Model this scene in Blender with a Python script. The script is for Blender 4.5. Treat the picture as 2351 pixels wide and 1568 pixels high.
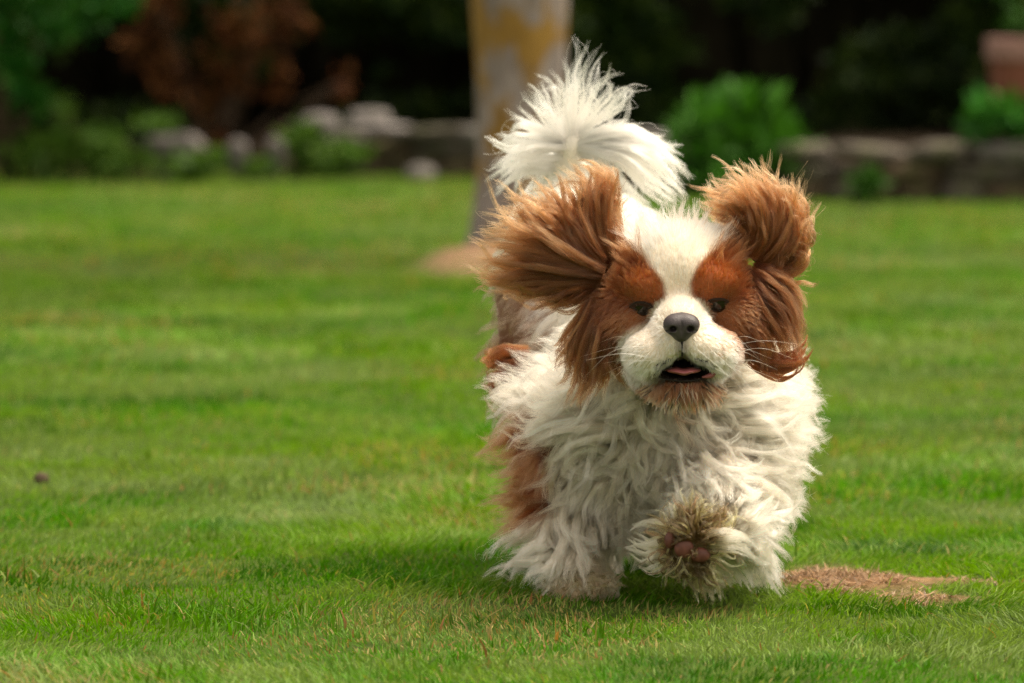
import bpy, math
import numpy as np
from mathutils import Vector, Matrix
from mathutils.kdtree import KDTree

S = bpy.context.scene
for o in list(bpy.data.objects):
    bpy.data.objects.remove(o)
R = math.radians
RNG = np.random.default_rng(7)

# ------------------------------------------------------------------ camera, sky, sun, exposure
CAM_H, PITCH, FL = 0.6, R(3.433), 200.0
cd = bpy.data.cameras.new('camera')
cam = bpy.data.objects.new('camera', cd)
S.collection.objects.link(cam)
cam.location = (0, 0, CAM_H)
cam.rotation_euler = (R(90) - PITCH, 0, 0)
cd.lens, cd.sensor_width = FL, 36.0
cd.clip_start, cd.clip_end = 0.1, 500
cd.dof.use_dof = True
cd.dof.focus_distance = 5.50
cd.dof.aperture_fstop = 7.3
S.camera = cam

SUN_EL, SUN_AZ = 66, 72         # azimuth: degrees to the right of straight ahead
w = bpy.data.worlds.new('World'); S.world = w; w.use_nodes = True
nt = w.node_tree; nt.nodes.clear()
sky = nt.nodes.new('ShaderNodeTexSky'); sky.sky_type = 'NISHITA'; sky.sun_disc = False
sky.sun_elevation = R(SUN_EL); sky.sun_rotation = R(SUN_AZ)
sky.air_density = 1.0; sky.dust_density = 4.0; sky.ozone_density = 0.6
hs = nt.nodes.new('ShaderNodeHueSaturation'); hs.inputs['Saturation'].default_value = 0.30
bg = nt.nodes.new('ShaderNodeBackground'); bg.inputs['Strength'].default_value = 0.15
wo = nt.nodes.new('ShaderNodeOutputWorld')
nt.links.new(sky.outputs[0], hs.inputs['Color']); tn = nt.nodes.new('ShaderNodeMix'); tn.data_type = 'RGBA'; tn.blend_type = 'MULTIPLY'; tn.inputs[0].default_value = 1; tn.inputs[7].default_value = (1.13, 1.0, .80, 1)
nt.links.new(hs.outputs[0], tn.inputs[6]); nt.links.new(tn.outputs[2], bg.inputs[0]); nt.links.new(bg.outputs[0], wo.inputs[0])

ld = bpy.data.lights.new('sun', 'SUN'); ld.energy = 1.7; ld.angle = R(38); ld.color = (1.0, 0.93, 0.80)
sun = bpy.data.objects.new('sun', ld); S.collection.objects.link(sun)
sd = Vector((math.sin(R(SUN_AZ)) * math.cos(R(SUN_EL)), math.cos(R(SUN_AZ)) * math.cos(R(SUN_EL)), math.sin(R(SUN_EL))))
sun.rotation_euler = (-sd).to_track_quat('-Z', 'Y').to_euler()
sun.location = sd * 30

S.view_settings.view_transform = 'Standard'; S.view_settings.look = 'None'
S.view_settings.gamma = 1; S.view_settings.use_curve_mapping = False
S.view_settings.exposure = 1.05
S.render.engine = 'CYCLES'
S.cycles.use_denoising = True
try: S.cycles.denoising_prefilter = 'NONE'
except Exception: pass
S.cycles.max_bounces = 10; S.cycles.diffuse_bounces = 4; S.cycles.transparent_max_bounces = 8
S.cycles.sample_clamp_indirect = 6
S.render.film_transparent = False
try:
    S.cycles_curves.shape = 'RIBBONS'; S.cycles_curves.subdivisions = 2
except Exception: pass

# ------------------------------------------------------------------ helpers
K = 2351 / 1024.0
cp, sp = math.cos(PITCH), math.sin(PITCH)
F = FL / 36 * 1024
def P3(x, y, Y):
    """picture position (2351 wide frame of the photo study) at world depth Y -> world point"""
    u = (x / K - 512) / F; v = (341.5 - y / K) / F
    d = np.array([u, cp + v * sp, -sp + v * cp])
    return np.array([0, 0, CAM_H]) + d * (Y / d[1])
def proj(p):
    """world points -> picture coordinates; used to look the coat pattern up while building"""
    q = p - np.array([0, 0, CAM_H])
    dep = q[..., 1] * cp - q[..., 2] * sp
    up = q[..., 1] * sp + q[..., 2] * cp
    return (q[..., 0] / dep * F + 512) * K, (341.5 - up / dep * F) * K
def ground_y(row):            # world Y of the lawn at a row (2351-wide frame)
    v = (341.5 - row / K) / F
    return CAM_H / (sp - v * cp) * (cp + v * sp)

def link(o, parent=None):
    S.collection.objects.link(o)
    if parent is not None: o.parent = parent
    return o
def tag(o, label=None, cat=None, group=None, kind=None):
    if label: o['label'] = label
    if cat: o['category'] = cat
    if group: o['group'] = group
    if kind: o['kind'] = kind
    return o
def empty(name, loc, rz=0):
    o = bpy.data.objects.new(name, None); o.location = loc; o.rotation_euler = (0, 0, rz); o.empty_display_size = .05
    return link(o)
def mesh_obj(name, v, f, mat, parent=None, smooth=True, attrs=None, local=None):
    """v (n,3), f list or (m,k) array; attrs: dict name -> (n,) point values or (n,3) colours. local: subtract this origin"""
    me = bpy.data.meshes.new(name)
    v = np.asarray(v, dtype=np.float32)
    if local is not None: v = v - np.asarray(local, dtype=np.float32)
    if isinstance(f, np.ndarray):
        m, k = f.shape
        me.vertices.add(len(v)); me.vertices.foreach_set('co', v.ravel())
        me.loops.add(m * k); me.loops.foreach_set('vertex_index', f.astype(np.int32).ravel())
        me.polygons.add(m); me.polygons.foreach_set('loop_start', np.arange(0, m * k, k, dtype=np.int32))
        me.update(calc_edges=True)
    else:
        me.from_pydata([tuple(map(float, p)) for p in v], [], [tuple(map(int, q)) for q in f]); me.update()
    if smooth: me.polygons.foreach_set('use_smooth', np.ones(len(me.polygons), dtype=bool))
    for n, a in (attrs or {}).items():
        a = np.asarray(a, dtype=np.float32)
        if a.ndim == 1:
            at = me.attributes.new(n, 'FLOAT', 'POINT'); at.data.foreach_set('value', a)
        else:
            at = me.attributes.new(n, 'FLOAT_COLOR', 'POINT')
            at.data.foreach_set('color', np.c_[a, np.ones(len(a))].astype(np.float32).ravel())
    if mat: me.materials.append(mat)
    o = bpy.data.objects.new(name, me)
    return link(o, parent)
def curves_obj(name, pts, rad, col, mat, parent=None, local=(0, 0, 0)):
    """pts (N,n,3), rad (N,n) or (n,), col (N,3) or (N,n,3)"""
    N, n, _ = pts.shape
    c = bpy.data.hair_curves.new(name); c.add_curves([n] * N)
    p = (pts - np.asarray(local)).astype(np.float32)
    c.attributes['position'].data.foreach_set('vector', p.ravel())
    r = np.broadcast_to(rad, (N, n)).astype(np.float32)
    a = c.attributes.new('radius', 'FLOAT', 'POINT'); a.data.foreach_set('value', np.ascontiguousarray(r).ravel())
    if col.ndim == 2: col = np.repeat(col[:, None, :], n, 1)
    a = c.attributes.new('tint', 'FLOAT_COLOR', 'POINT')
    a.data.foreach_set('color', np.concatenate([col, np.ones((N, n, 1))], 2).astype(np.float32).ravel())
    c.materials.append(mat)
    o = bpy.data.objects.new(name, c)
    return link(o, parent)

class NM:
    """small node-material writer"""
    def __init__(s, name):
        s.m = bpy.data.materials.new(name); s.m.use_nodes = True
        s.t = s.m.node_tree; s.t.nodes.clear(); s.out = s.n('OutputMaterial')
    def n(s, t, **kw):
        nd = s.t.nodes.new('ShaderNode' + t)
        for k, v in kw.items():
            if hasattr(nd, k) and not k[0].isupper(): setattr(nd, k, v)
            else: nd.inputs[k.replace('_', ' ')].default_value = v
        return nd
    def l(s, a, b): s.t.links.new(a, b)
    def noise(s, scale, detail=4, rough=.55, coord='Object', sc=(1, 1, 1), dist=0.0):
        tc = s.n('TexCoord'); mp = s.n('Mapping'); mp.inputs['Scale'].default_value = sc
        s.l(tc.outputs[coord], mp.inputs[0]); nz = s.n('TexNoise'); s.l(mp.outputs[0], nz.inputs['Vector'])
        nz.inputs['Scale'].default_value = scale; nz.inputs['Detail'].default_value = detail
        nz.inputs['Roughness'].default_value = rough; nz.inputs['Distortion'].default_value = dist
        return nz.outputs['Fac']
    def ramp(s, fac, stops):
        r = s.n('ValToRGB'); e = r.color_ramp.elements
        while len(e) < len(stops): e.new(.5)
        for el, (p, c) in zip(e, stops): el.position = p; el.color = (*c, 1)
        s.l(fac, r.inputs[0]); return r.outputs[0]
    def mix(s, fac, a, b, mode='MIX'):
        m = s.n('Mix', data_type='RGBA', blend_type=mode)
        for i, v in ((0, fac), (6, a), (7, b)):
            if isinstance(v, (int, float)): m.inputs[i].default_value = v
            elif isinstance(v, tuple): m.inputs[i].default_value = (*v, 1)
            else: s.l(v, m.inputs[i])
        return m.outputs[2]
    def pbr(s, col, rough=.8, spec=.3, bump=None, bstr=.3, bdist=.01, **kw):
        b = s.n('BsdfPrincipled'); b.inputs['Roughness'].default_value = rough
        b.inputs['Specular IOR Level'].default_value = spec
        if isinstance(col, tuple): b.inputs['Base Color'].default_value = (*col, 1)
        else: s.l(col, b.inputs['Base Color'])
        if bump is not None:
            bp = s.n('Bump'); bp.inputs['Strength'].default_value = bstr; bp.inputs['Distance'].default_value = bdist
            s.l(bump, bp.inputs['Height']); s.l(bp.outputs[0], b.inputs['Normal'])
        for k, v in kw.items(): b.inputs[k.replace('_', ' ')].default_value = v
        s.l(b.outputs[0], s.out.inputs[0]); return s.m
def attr_leaf(name, rough=.55, trans=.35, tcol=(1.0, 1.25, .5), vary=None):
    """leaf/blade material: colour from the 'tint' attribute, partly translucent"""
    m = NM(name); a = m.n('Attribute', attribute_name='tint')
    col = a.outputs['Color']
    if vary: col = m.mix(1.0, col, m.ramp(m.noise(vary[0], 3, .6), vary[1]), 'MULTIPLY')
    b = m.n('BsdfPrincipled'); b.inputs['Roughness'].default_value = rough; b.inputs['Specular IOR Level'].default_value = .12
    m.l(col, b.inputs['Base Color'])
    t = m.n('BsdfTranslucent'); m.l(m.mix(1.0, col, tcol, 'MULTIPLY'), t.inputs[0])
    x = m.n('MixShader'); x.inputs[0].default_value = trans
    m.l(b.outputs[0], x.inputs[1]); m.l(t.outputs[0], x.inputs[2]); m.l(x.outputs[0], m.out.inputs[0])
    return m.m

def vnoise(p, seed=0):
    """cheap smooth value noise, p (n,2 or 3) -> 0..1"""
    p = np.asarray(p, float); i = np.floor(p).astype(np.int64); f = p - i; f = f * f * (3 - 2 * f)
    d = p.shape[1]; out = 0
    for c in range(2 ** d):
        o = np.array([(c >> k) & 1 for k in range(d)]); q = i + o
        h = (q[:, 0] * 374761393 + q[:, 1] * 668265263 + (q[:, 2] * 2147483647 if d > 2 else 0) + seed * 974711) & 0xffffffff
        h = ((h ^ (h >> 13)) * 1274126177) & 0xffffffff; h = (h ^ (h >> 16)) & 0xffff
        wgt = np.prod(np.where(o == 1, f, 1 - f), axis=1); out = out + wgt * h / 65535.0
    return out
def fbm(p, seed=0, o=4):
    s = 0; a = 1; t = 0
    for k in range(o): s = s + a * vnoise(np.asarray(p) * 2 ** k, seed + k); t += a; a *= .5
    return s / t

# ------------------------------------------------------------------ lawn
PC = np.array([0.358, 5.80])                       # bare straw patch beside the dog
def patch_mask(x, y):
    q = np.c_[x, y]
    r = np.hypot((x - PC[0]) / 0.108, (y - PC[1] + .07 * (x - PC[0]) / .20) / 0.14)
    return np.clip((1.15 - r + (fbm(q * 12, 5) - .5) * 1.8) * 1.3, 0, 1)
TREE = P3(1182, 560, 12.9); TX = TREE[0]
def mulch_mask(x, y):
    r = np.hypot((x - TX) / 0.21, (y - 12.62) / 0.40)
    return np.clip((1.15 - r + (fbm(np.c_[x, y] * 7, 9) - .5) * .5) * 2.5, 0, 1)
def land(x, y):
    q = np.c_[x, y]
    z = (fbm(q * .9, 3, 3) - .5) * .05 * np.clip((y - 6.2) / 3, 0, 1) + (fbm(q * 5, 4, 2) - .5) * .012 * np.clip((y - 4) / 2, .3, 1)
    m = mulch_mask(x, y); r2 = ((x - TX) / .24) ** 2 + ((y - 12.66) / .42) ** 2
    z = z + m * .055 * np.exp(-r2 * 1.1)
    pm = patch_mask(x, y); z = z + pm * .008
    return z

def sheet(xs, ys, name, mat):
    X, Y = np.meshgrid(xs, ys); x, y = X.ravel(), Y.ravel()
    z = land(x, y) * np.clip((40 - np.abs(y - 10)) / 8, 0, 1)
    nx, ny = len(xs), len(ys); i = np.arange(nx * ny).reshape(ny, nx)
    f = np.stack([i[:-1, :-1], i[:-1, 1:], i[1:, 1:], i[1:, :-1]], -1).reshape(-1, 4)
    return mesh_obj(name, np.c_[x, y, z], f, mat, attrs={'straw': patch_mask(x, y), 'mulch': mulch_mask(x, y)})
m = NM('ground_mat')
g = m.ramp(m.noise(9, 5, .7), [(.3, (.030, .048, .006)), (.55, (.055, .095, .010)), (.75, (.08, .10, .025))])
st = m.ramp(m.noise(120, 4, .7), [(.3, (.12, .06, .03)), (.55, (.30, .17, .09)), (.8, (.42, .27, .15))])
mu = m.ramp(m.noise(60, 4, .7), [(.3, (.16, .09, .05)), (.6, (.34, .21, .12)), (.8, (.42, .28, .18))])
a1 = m.n('Attribute', attribute_name='straw'); a2 = m.n('Attribute', attribute_name='mulch')
c = m.mix(a1.outputs['Fac'], g, st); c = m.mix(a2.outputs['Fac'], c, mu)
ground_mat = m.pbr(c, .95, .1, bump=m.noise(140, 4, .7), bstr=.8, bdist=.006)
xs = np.r_[np.linspace(-120, -6, 12), np.linspace(-4, 4, 161), np.linspace(6, 120, 12)]
ys = np.r_[np.linspace(-60, 2, 8), np.linspace(4.2, 7.5, 90), np.linspace(7.6, 25, 150), np.linspace(28, 160, 10)]
tag(sheet(xs, ys, 'ground', ground_mat), kind='structure')

def blades(x, y, h, wd, az, lean, col, rows=3):
    """grass blades: rows of two points and a tip"""
    n = len(x); z = land(x, y) - .003
    dx, dy = np.cos(az), np.sin(az)
    sa = RNG.uniform(0, 2 * np.pi, n); sx, sy = np.cos(sa), np.sin(sa) * .55   # blade faces any way
    ts = np.linspace(0, 1, rows + 1)
    V = []
    for k, t in enumerate(ts):
        off = h * lean * t ** 1.7; zz = z + h * (t - .35 * np.minimum(lean, 1.4) * t ** 2.2)
        ww = wd * (1 - t ** 1.6) * .5
        cx, cy = x + dx * off, y + dy * off
        if k < rows:
            V += [np.c_[cx - sx * ww, cy - sy * ww, zz], np.c_[cx + sx * ww, cy + sy * ww, zz]]
        else: V.append(np.c_[cx, cy, zz])
    V = np.stack(V, 1); m_ = V.shape[1]
    f = []
    for k in range(rows - 1): a = 2 * k; f += [(a, a + 1, a + 3), (a, a + 3, a + 2)]
    a = 2 * (rows - 1); f.append((a, a + 1, a + 2))
    Fc = (np.arange(n) * m_)[:, None, None] + np.array(f)[None]
    return V.reshape(-1, 3), Fc.reshape(-1, 3), np.repeat(col, m_, 0)

def scatter(y0, y1, dens, side=.55):
    area = (y1 - y0) * (2 * side + .09 * (y0 + y1))
    n = int(area * dens)
    y = RNG.uniform(y0, y1, int(n * 1.0)); hw = .09 * y + side
    x = RNG.uniform(-1, 1, len(y)) * hw
    return x, y
def turf_col(x, y, far=0.):
    q = np.c_[x, y]; n = len(x)
    a = fbm(q * [2.2, 2.0], 11, 5); b = fbm(q * [4.5, 4.2], 12, 4); c_ = fbm(q * [9, 9], 13, 3)
    fresh = np.array([.070, .215, .001]); deep = np.array([.022, .088, .001]); pale = np.array([.195, .270, .060]); yel = np.array([.138, .252, .002])
    col = fresh + (yel - fresh) * np.clip((a - .42) * 4, 0, 1)[:, None]
    col = col + (deep - col) * np.clip((b - .50) * 5, 0, 1)[:, None] * .8
    col = col + (pale - col) * np.clip((c_ - .50) * 5, 0, 1)[:, None] * .8
    r = RNG.random(n)
    gp = np.clip((fbm(q * [3.4, 3.0], 15, 4) - .53) * 7, 0, 1); col = col + (np.array([.20, .255, .085]) - col) * gp[:, None] * .55
    col = np.where((r < .12)[:, None], pale * 1.1, col)
    dry = np.clip((fbm(q * [2.4, 2.0], 21, 4) - .56) * 6, 0, 1)
    col = np.where((r > .985 - .25 * dry)[:, None], np.array([.34, .27, .10]), col)
    col = np.where(((r > .5) & (r < .5 + .006 + .05 * dry))[:, None], np.array([.30, .14, .05]), col)
    return col * RNG.uniform(.65, 1.3, (n, 1))
V, Fs, C, nv = [], [], [], 0
def add(v, f, c):
    global nv
    V.append(v); Fs.append(f + nv); C.append(c); nv += len(v)
for (y0, y1, dens, hh, wd, rows, side) in [(4.75, 6.7, 38000, .0115, .0023, 3, .40), (6.7, 9.0, 12000, .016, .0036, 2, .45),
                                           (9.0, 13.0, 5000, .017, .0060, 2, .5), (13.0, 21.5, 2200, .018, .010, 1, .7)]:
    x, y = scatter(y0, y1, dens, side)
    keep = RNG.random(len(x)) > np.clip(patch_mask(x, y) * 3.2, 0, .975)
    keep &= RNG.random(len(x)) > np.clip(mulch_mask(x, y) * 2, 0, .97)
    keep &= ~((y > 16.5) & (x > 2.9)) 
    x, y = x[keep], y[keep]; n = len(x)
    tuft = np.clip((fbm(np.c_[x * 1.6, y * 2.6], 31, 3) - .5) * 5, 0, 1)
    h = hh * RNG.uniform(.45, 1.25, n) * (1 + .9 * tuft)
    az = fbm(np.c_[x, y] * 2.2, 41, 2) * 12 + RNG.normal(0, .9, n)
    lean = np.abs(RNG.normal(.55, .45, n)) + .5 * tuft
    add(*blades(x, y, h, wd * RNG.uniform(.6, 1.3, n), az, lean, turf_col(x, y), rows))
# taller tufts here and there
tx, ty = [], []
for k in range(46):
    cx, cy = RNG.uniform(-.75, .75), RNG.uniform(4.9, 7.6)
    if k == 0: cx, cy = -.31, 5.50
    if k == 1: cx, cy = -.24, 5.52
    if k == 2: cx, cy = -.36, 5.53
    n = 90; tx.append(cx + RNG.normal(0, .045, n)); ty.append(cy + RNG.normal(0, .035, n))
x = np.concatenate(tx); y = np.concatenate(ty); n = len(x)
kk = patch_mask(x, y) < .15; x, y = x[kk], y[kk]; n = len(x)
add(*blades(x, y, RNG.uniform(.015, .034, n), RNG.uniform(.0018, .0038, n), RNG.uniform(0, 6.3, n), np.abs(RNG.normal(.8, .5, n)), turf_col(x, y) * .85, 3))
grass_mat = attr_leaf('grass_mat', .5, .38, (1.1, 1.25, .45))
g = mesh_obj('lawn_grass', np.concatenate(V), np.concatenate(Fs), grass_mat, attrs={'tint': np.concatenate(C)})
tag(g, 'short green lawn grass the dog is running over', 'grass', kind='stuff')
# loose dry straw on the bare patch
V, Fs, C, nv = [], [], [], 0
n = 9000
x = PC[0] + RNG.normal(0, .10, n); y = PC[1] + RNG.normal(0, .095, n)
k = RNG.random(n) < patch_mask(x, y) * 1.6; x, y = x[k], y[k]; n = len(x)
colr = np.array([.40, .26, .15]) * RNG.uniform(.45, 1.25, (n, 1)) * np.array([1, .95, .85]) ** RNG.normal(0, 1.5, (n, 1))
add(*blades(x, y, RNG.uniform(.004, .011, n), RNG.uniform(.0012, .0024, n), RNG.uniform(0, 6.3, n), RNG.uniform(1, 4, n), colr, 3))
n = 260; a = RNG.normal(0, 1, (n, 2)); x = .335 + a[:, 0] * .030; y = 5.84 + a[:, 1] * .02
add(*blades(x, y, RNG.uniform(.006, .020, n), RNG.uniform(.0012, .0026, n), RNG.uniform(0, 6.3, n), RNG.uniform(.4, 1.6, n), np.array([.34, .23, .14]) * RNG.uniform(.5, 1.3, (n, 1)), 3))
straw_mat = attr_leaf('straw_mat', .7, .15, (1, .9, .7))
g = mesh_obj('dry_straw', np.concatenate(V), np.concatenate(Fs), straw_mat, attrs={'tint': np.concatenate(C)})
tag(g, 'dry brown cut grass lying on the bare patch right of the dog', 'straw', kind='stuff')

# ------------------------------------------------------------------ foliage things
leaf_mat = attr_leaf('leaf_mat', .5, .22, (1.1, 1.2, .4))
brown_leaf_mat = attr_leaf('dead_leaf_mat', .8, .12, (1.1, .8, .5))
m = NM('twig_mat'); twig_mat = m.pbr(m.ramp(m.noise(30, 4), [(.3, (.03, .02, .012)), (.7, (.09, .06, .04))]), .9, .1)
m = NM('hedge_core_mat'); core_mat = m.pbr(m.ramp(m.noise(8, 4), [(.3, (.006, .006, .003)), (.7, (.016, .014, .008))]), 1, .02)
def leaf_cloud(p, size, col, up=.3, slim=.5):
    """one bent four-cornered leaf per point"""
    n = len(p); d = RNG.normal(0, 1, (n, 3)); d[:, 2] += up; d /= np.linalg.norm(d, axis=1)[:, None]
    s = np.cross(d, RNG.normal(0, 1, (n, 3))); s /= np.linalg.norm(s, axis=1)[:, None]
    nn = np.cross(d, s); L = (size * RNG.uniform(.6, 1.3, n))[:, None]
    v = np.stack([p, p + d * L * .5 + s * L * slim * .5, p + d * L + nn * L * .18, p + d * L * .5 - s * L * slim * .5], 1).reshape(-1, 3)
    f = (np.arange(n) * 4)[:, None] + np.array([[0, 1, 2, 3]])
    f = np.concatenate([f[:, [0, 1, 2]], f[:, [0, 2, 3]]])
    return v, f, np.repeat(col, 4, 0)
def tubes(segs, sides=6):
    """tapered round limbs [(p0,p1,r0,r1)] in one mesh"""
    V, Fc = [], []; o = 0
    for p0, p1, r0, r1 in segs:
        p0, p1 = np.array(p0, float), np.array(p1, float); d = p1 - p0; d /= np.linalg.norm(d) + 1e-9
        a = np.cross(d, [.3, .9, .2]); a /= np.linalg.norm(a); b = np.cross(d, a)
        for pp, r in ((p0, r0), (p1, r1)):
            for k in range(sides):
                t = 2 * math.pi * k / sides; V.append(pp + (a * math.cos(t) + b * math.sin(t)) * r)
        for k in range(sides): Fc.append((o + k, o + (k + 1) % sides, o + sides + (k + 1) % sides, o + sides + k))
        Fc.append(tuple(o + k for k in range(sides))[::-1]); Fc.append(tuple(o + sides + k for k in range(sides)))
        o += 2 * sides
    return V, Fc
def shrub(name, label, cat, base, blobs, n, size, cols, mat=None, up=.3, slim=.5, stems=8, group=None, clump=.25):
    """blobs: list of (centre xyz, radii xyz); foliage sits in twig clumps so light and dark masses form"""
    base = np.array(base, float); root = empty(name, base); tag(root, label, cat, group)
    vols = np.array([b[1][0] * b[1][1] * b[1][2] for b in blobs]) ** .7; vols /= vols.sum()
    P = []
    for (c, r), q in zip(blobs, vols):
        m_ = int(n * q); nc = max(5, m_ // 28)
        d = RNG.normal(0, 1, (nc, 3)); d /= np.linalg.norm(d, axis=1)[:, None]
        cc = d * (RNG.uniform(.25, 1, (nc, 1)) ** .45) * np.array(r) + np.array(c)
        k = RNG.integers(0, nc, m_); P.append(cc[k] + RNG.normal(0, clump, (m_, 3)) * np.array(r) * .55)
    P = np.concatenate(P); P = P[P[:, 2] > .005]
    cl = np.array(cols, float); col = cl[RNG.integers(0, len(cl), len(P))] * RNG.uniform(.7, 1.35, (len(P), 1))
    v, f, c = leaf_cloud(P, size, col, up, slim)
    fo = mesh_obj('foliage', v, f, mat or leaf_mat, root, attrs={'tint': c}, local=base); tag(fo, kind='stuff')
    segs = []
    for k in range(stems):
        c, r = blobs[RNG.integers(0, len(blobs))]
        tip = np.array(c) + RNG.normal(0, .35, 3) * np.array(r); st = base + RNG.normal(0, 1, 3) * [.03, .03, 0]
        mid = (st + tip) / 2 + RNG.normal(0, .02, 3); th = .004 + .012 * np.linalg.norm(tip - st)
        v, f = tubes([(st, mid, th, th * .7), (mid, tip, th * .7, th * .25)], 5); mesh_obj('stem', v, f, twig_mat, root, local=base)
    return root
def B(x, y, Y, rx, rz, ry=None):
    """blob from a picture position and size at depth Y (radii in 2351-wide picture units)"""
    s = Y / F / K; rr = rx * s
    return (P3(x, y, Y), (rr, (ry if ry else rr), rz * s))

# long dark hedge along the whole back of the garden
root = empty('hedge', (0, 21.3, 0)); tag(root, 'tall dark evergreen hedge along the back of the garden', 'hedge')
n = 66000
x = RNG.uniform(-4.5, 5.5, n); x[: n * 2 // 3] = RNG.uniform(-2.1, 2.6, n * 2 // 3)
z = RNG.uniform(0, 1, n) ** 1.0 * 3.2; z[: n * 2 // 3] = RNG.uniform(.02, 1.0, n * 2 // 3)
bul = fbm(np.c_[x * 2.6, z * 3.4], 51, 4)
depth = RNG.exponential(.10, n)
y = 21.15 - 1.7 * (bul - .5) + depth + .20 * np.clip(.30 - z, 0, 1) * 3 - .25 * np.clip(z - .3, 0, 1)
hole = fbm(np.c_[x * 2.1 + 7, z * 3.0], 57, 3)
k = (hole > .40) | (z > 1.0) ; k &= (RNG.random(n) < np.clip((z + .05) * 3.0, .10, 1))
x, y, z, bul = x[k], y[k], z[k], bul[k]
hc = np.array([[.015, .036, .006], [.027, .053, .005], [.043, .072, .007], [.012, .028, .008]])
col = hc[RNG.integers(0, 4, len(x))] * RNG.uniform(.6, 1.4, (len(x), 1)) * np.clip(.5 + 1.6 * (fbm(np.c_[x * 1.4, z * 1.7], 58, 2) - .2), .4, 1.8)[:, None]
v, f, c = leaf_cloud(np.c_[x, y, z], .055, col, .2, .55)
tag(mesh_obj('foliage', v, f, leaf_mat, root, attrs={'tint': c}, local=(0, 21.3, 0)), kind='stuff')
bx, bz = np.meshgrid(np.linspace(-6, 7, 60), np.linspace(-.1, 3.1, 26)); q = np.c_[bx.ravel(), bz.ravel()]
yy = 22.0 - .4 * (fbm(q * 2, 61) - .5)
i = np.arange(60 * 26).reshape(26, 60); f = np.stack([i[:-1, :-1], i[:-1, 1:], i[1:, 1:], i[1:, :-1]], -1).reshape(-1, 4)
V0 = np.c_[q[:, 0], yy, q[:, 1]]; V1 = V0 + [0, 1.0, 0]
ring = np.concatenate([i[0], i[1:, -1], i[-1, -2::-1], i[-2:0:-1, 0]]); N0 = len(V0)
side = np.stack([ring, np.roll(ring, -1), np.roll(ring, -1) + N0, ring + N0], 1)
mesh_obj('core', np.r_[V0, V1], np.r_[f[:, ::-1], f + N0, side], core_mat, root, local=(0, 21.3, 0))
segs = []
for k in range(26):
    xx = -3.2 + k * .27 + RNG.normal(0, .05); segs.append(((xx, 21.6, -.02), (xx + RNG.normal(0, .08), 21.5, 1.4), .04, .025))
v, f = tubes(segs, 7); tag(mesh_obj('stem', v, f, core_mat, root, local=(0, 21.3, 0)), kind='stuff')

# bright shrub in the upper left corner
shrub('green_shrub', 'bright green leafy shrub at the far left edge behind the lawn', 'shrub', (P3(40, 330, 19.0) * [1, 1, 0]),
      [B(20, 60, 19, 190, 110, .30), B(10, 200, 19, 90, 90, .25), B(-130, 120, 19, 190, 190, .3), B(130, -60, 19, 200, 110, .3), B(-60, -220, 19, 300, 180, .4)], 6500, .045,
      [(.012, .085, .008), (.02, .11, .010), (.03, .10, .008)], clump=.22)
# rust brown shrub
shrub('dead_shrub', 'rust brown dying conifer shrub in front of the dark hedge', 'shrub', (P3(480, 330, 20.0) * [1, 1, 0]),
      [B(330, 100, 20, 50, 70, .1), B(400, 180, 20, 60, 80, .12), B(560, 60, 20, 110, 60, .2), B(470, 250, 20, 45, 75, .1), B(600, 170, 20, 60, 60, .1), B(640, 30, 20, 60, 60, .12),
       B(380, 10, 20, 60, 50, .15), B(560, -130, 20, 200, 120, .3), B(785, 190, 20, 26, 42, .06), B(520, 130, 20, 60, 60, .1)], 3000, .045,
      [(.12, .040, .010), (.07, .024, .008), (.16, .07, .022), (.04, .015, .006)], brown_leaf_mat, up=-.5, stems=16, clump=.26)
# leafy perennial in front of the wall, right of the tail
shrub('leafy_plant', 'large leafy green perennial just right of the raised tail', 'plant', (P3(1680, 455, 17.2) * [1, 1, 0]),
      [B(1690, 330, 17.2, 110, 70, .14), B(1600, 315, 17.2, 50, 55, .1), B(1755, 300, 17.2, 50, 38, .1), B(1690, 262, 17.2, 35, 30, .06), B(1650, 410, 17.2, 110, 60, .15), B(1790, 350, 17.2, 60, 50, .1), B(1665, 235, 17.2, 14, 26, .04), B(1745, 262, 17.2, 20, 18, .04)], 720, .105,
      [(.045, .15, .012), (.065, .19, .022), (.03, .10, .010)], up=.9, slim=.42, stems=14, clump=.36)
shrub('leafy_plant', 'leafy green plant in front of the terracotta planter', 'plant', (P3(2300, 350, 16.9) * [1, 1, 0] + [0, 0, .17]),
      [B(2270, 285, 16.9, 40, 40, .08), B(2340, 300, 16.9, 50, 45, .1), B(2420, 310, 16.9, 60, 50, .1)], 260, .07,
      [(.05, .19, .03), (.03, .12, .014)], up=.7, slim=.6, stems=8, clump=.35)
shrub('weed_tuft', 'small green weed growing at the foot of the right stone wall', 'plant', (P3(1965, 468, 16.5) * [1, 1, 0]),
      [B(1970, 430, 16.5, 45, 30, .06)], 120, .05, [(.04, .11, .012), (.025, .08, .01)], up=1, stems=5, clump=.4)
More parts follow.
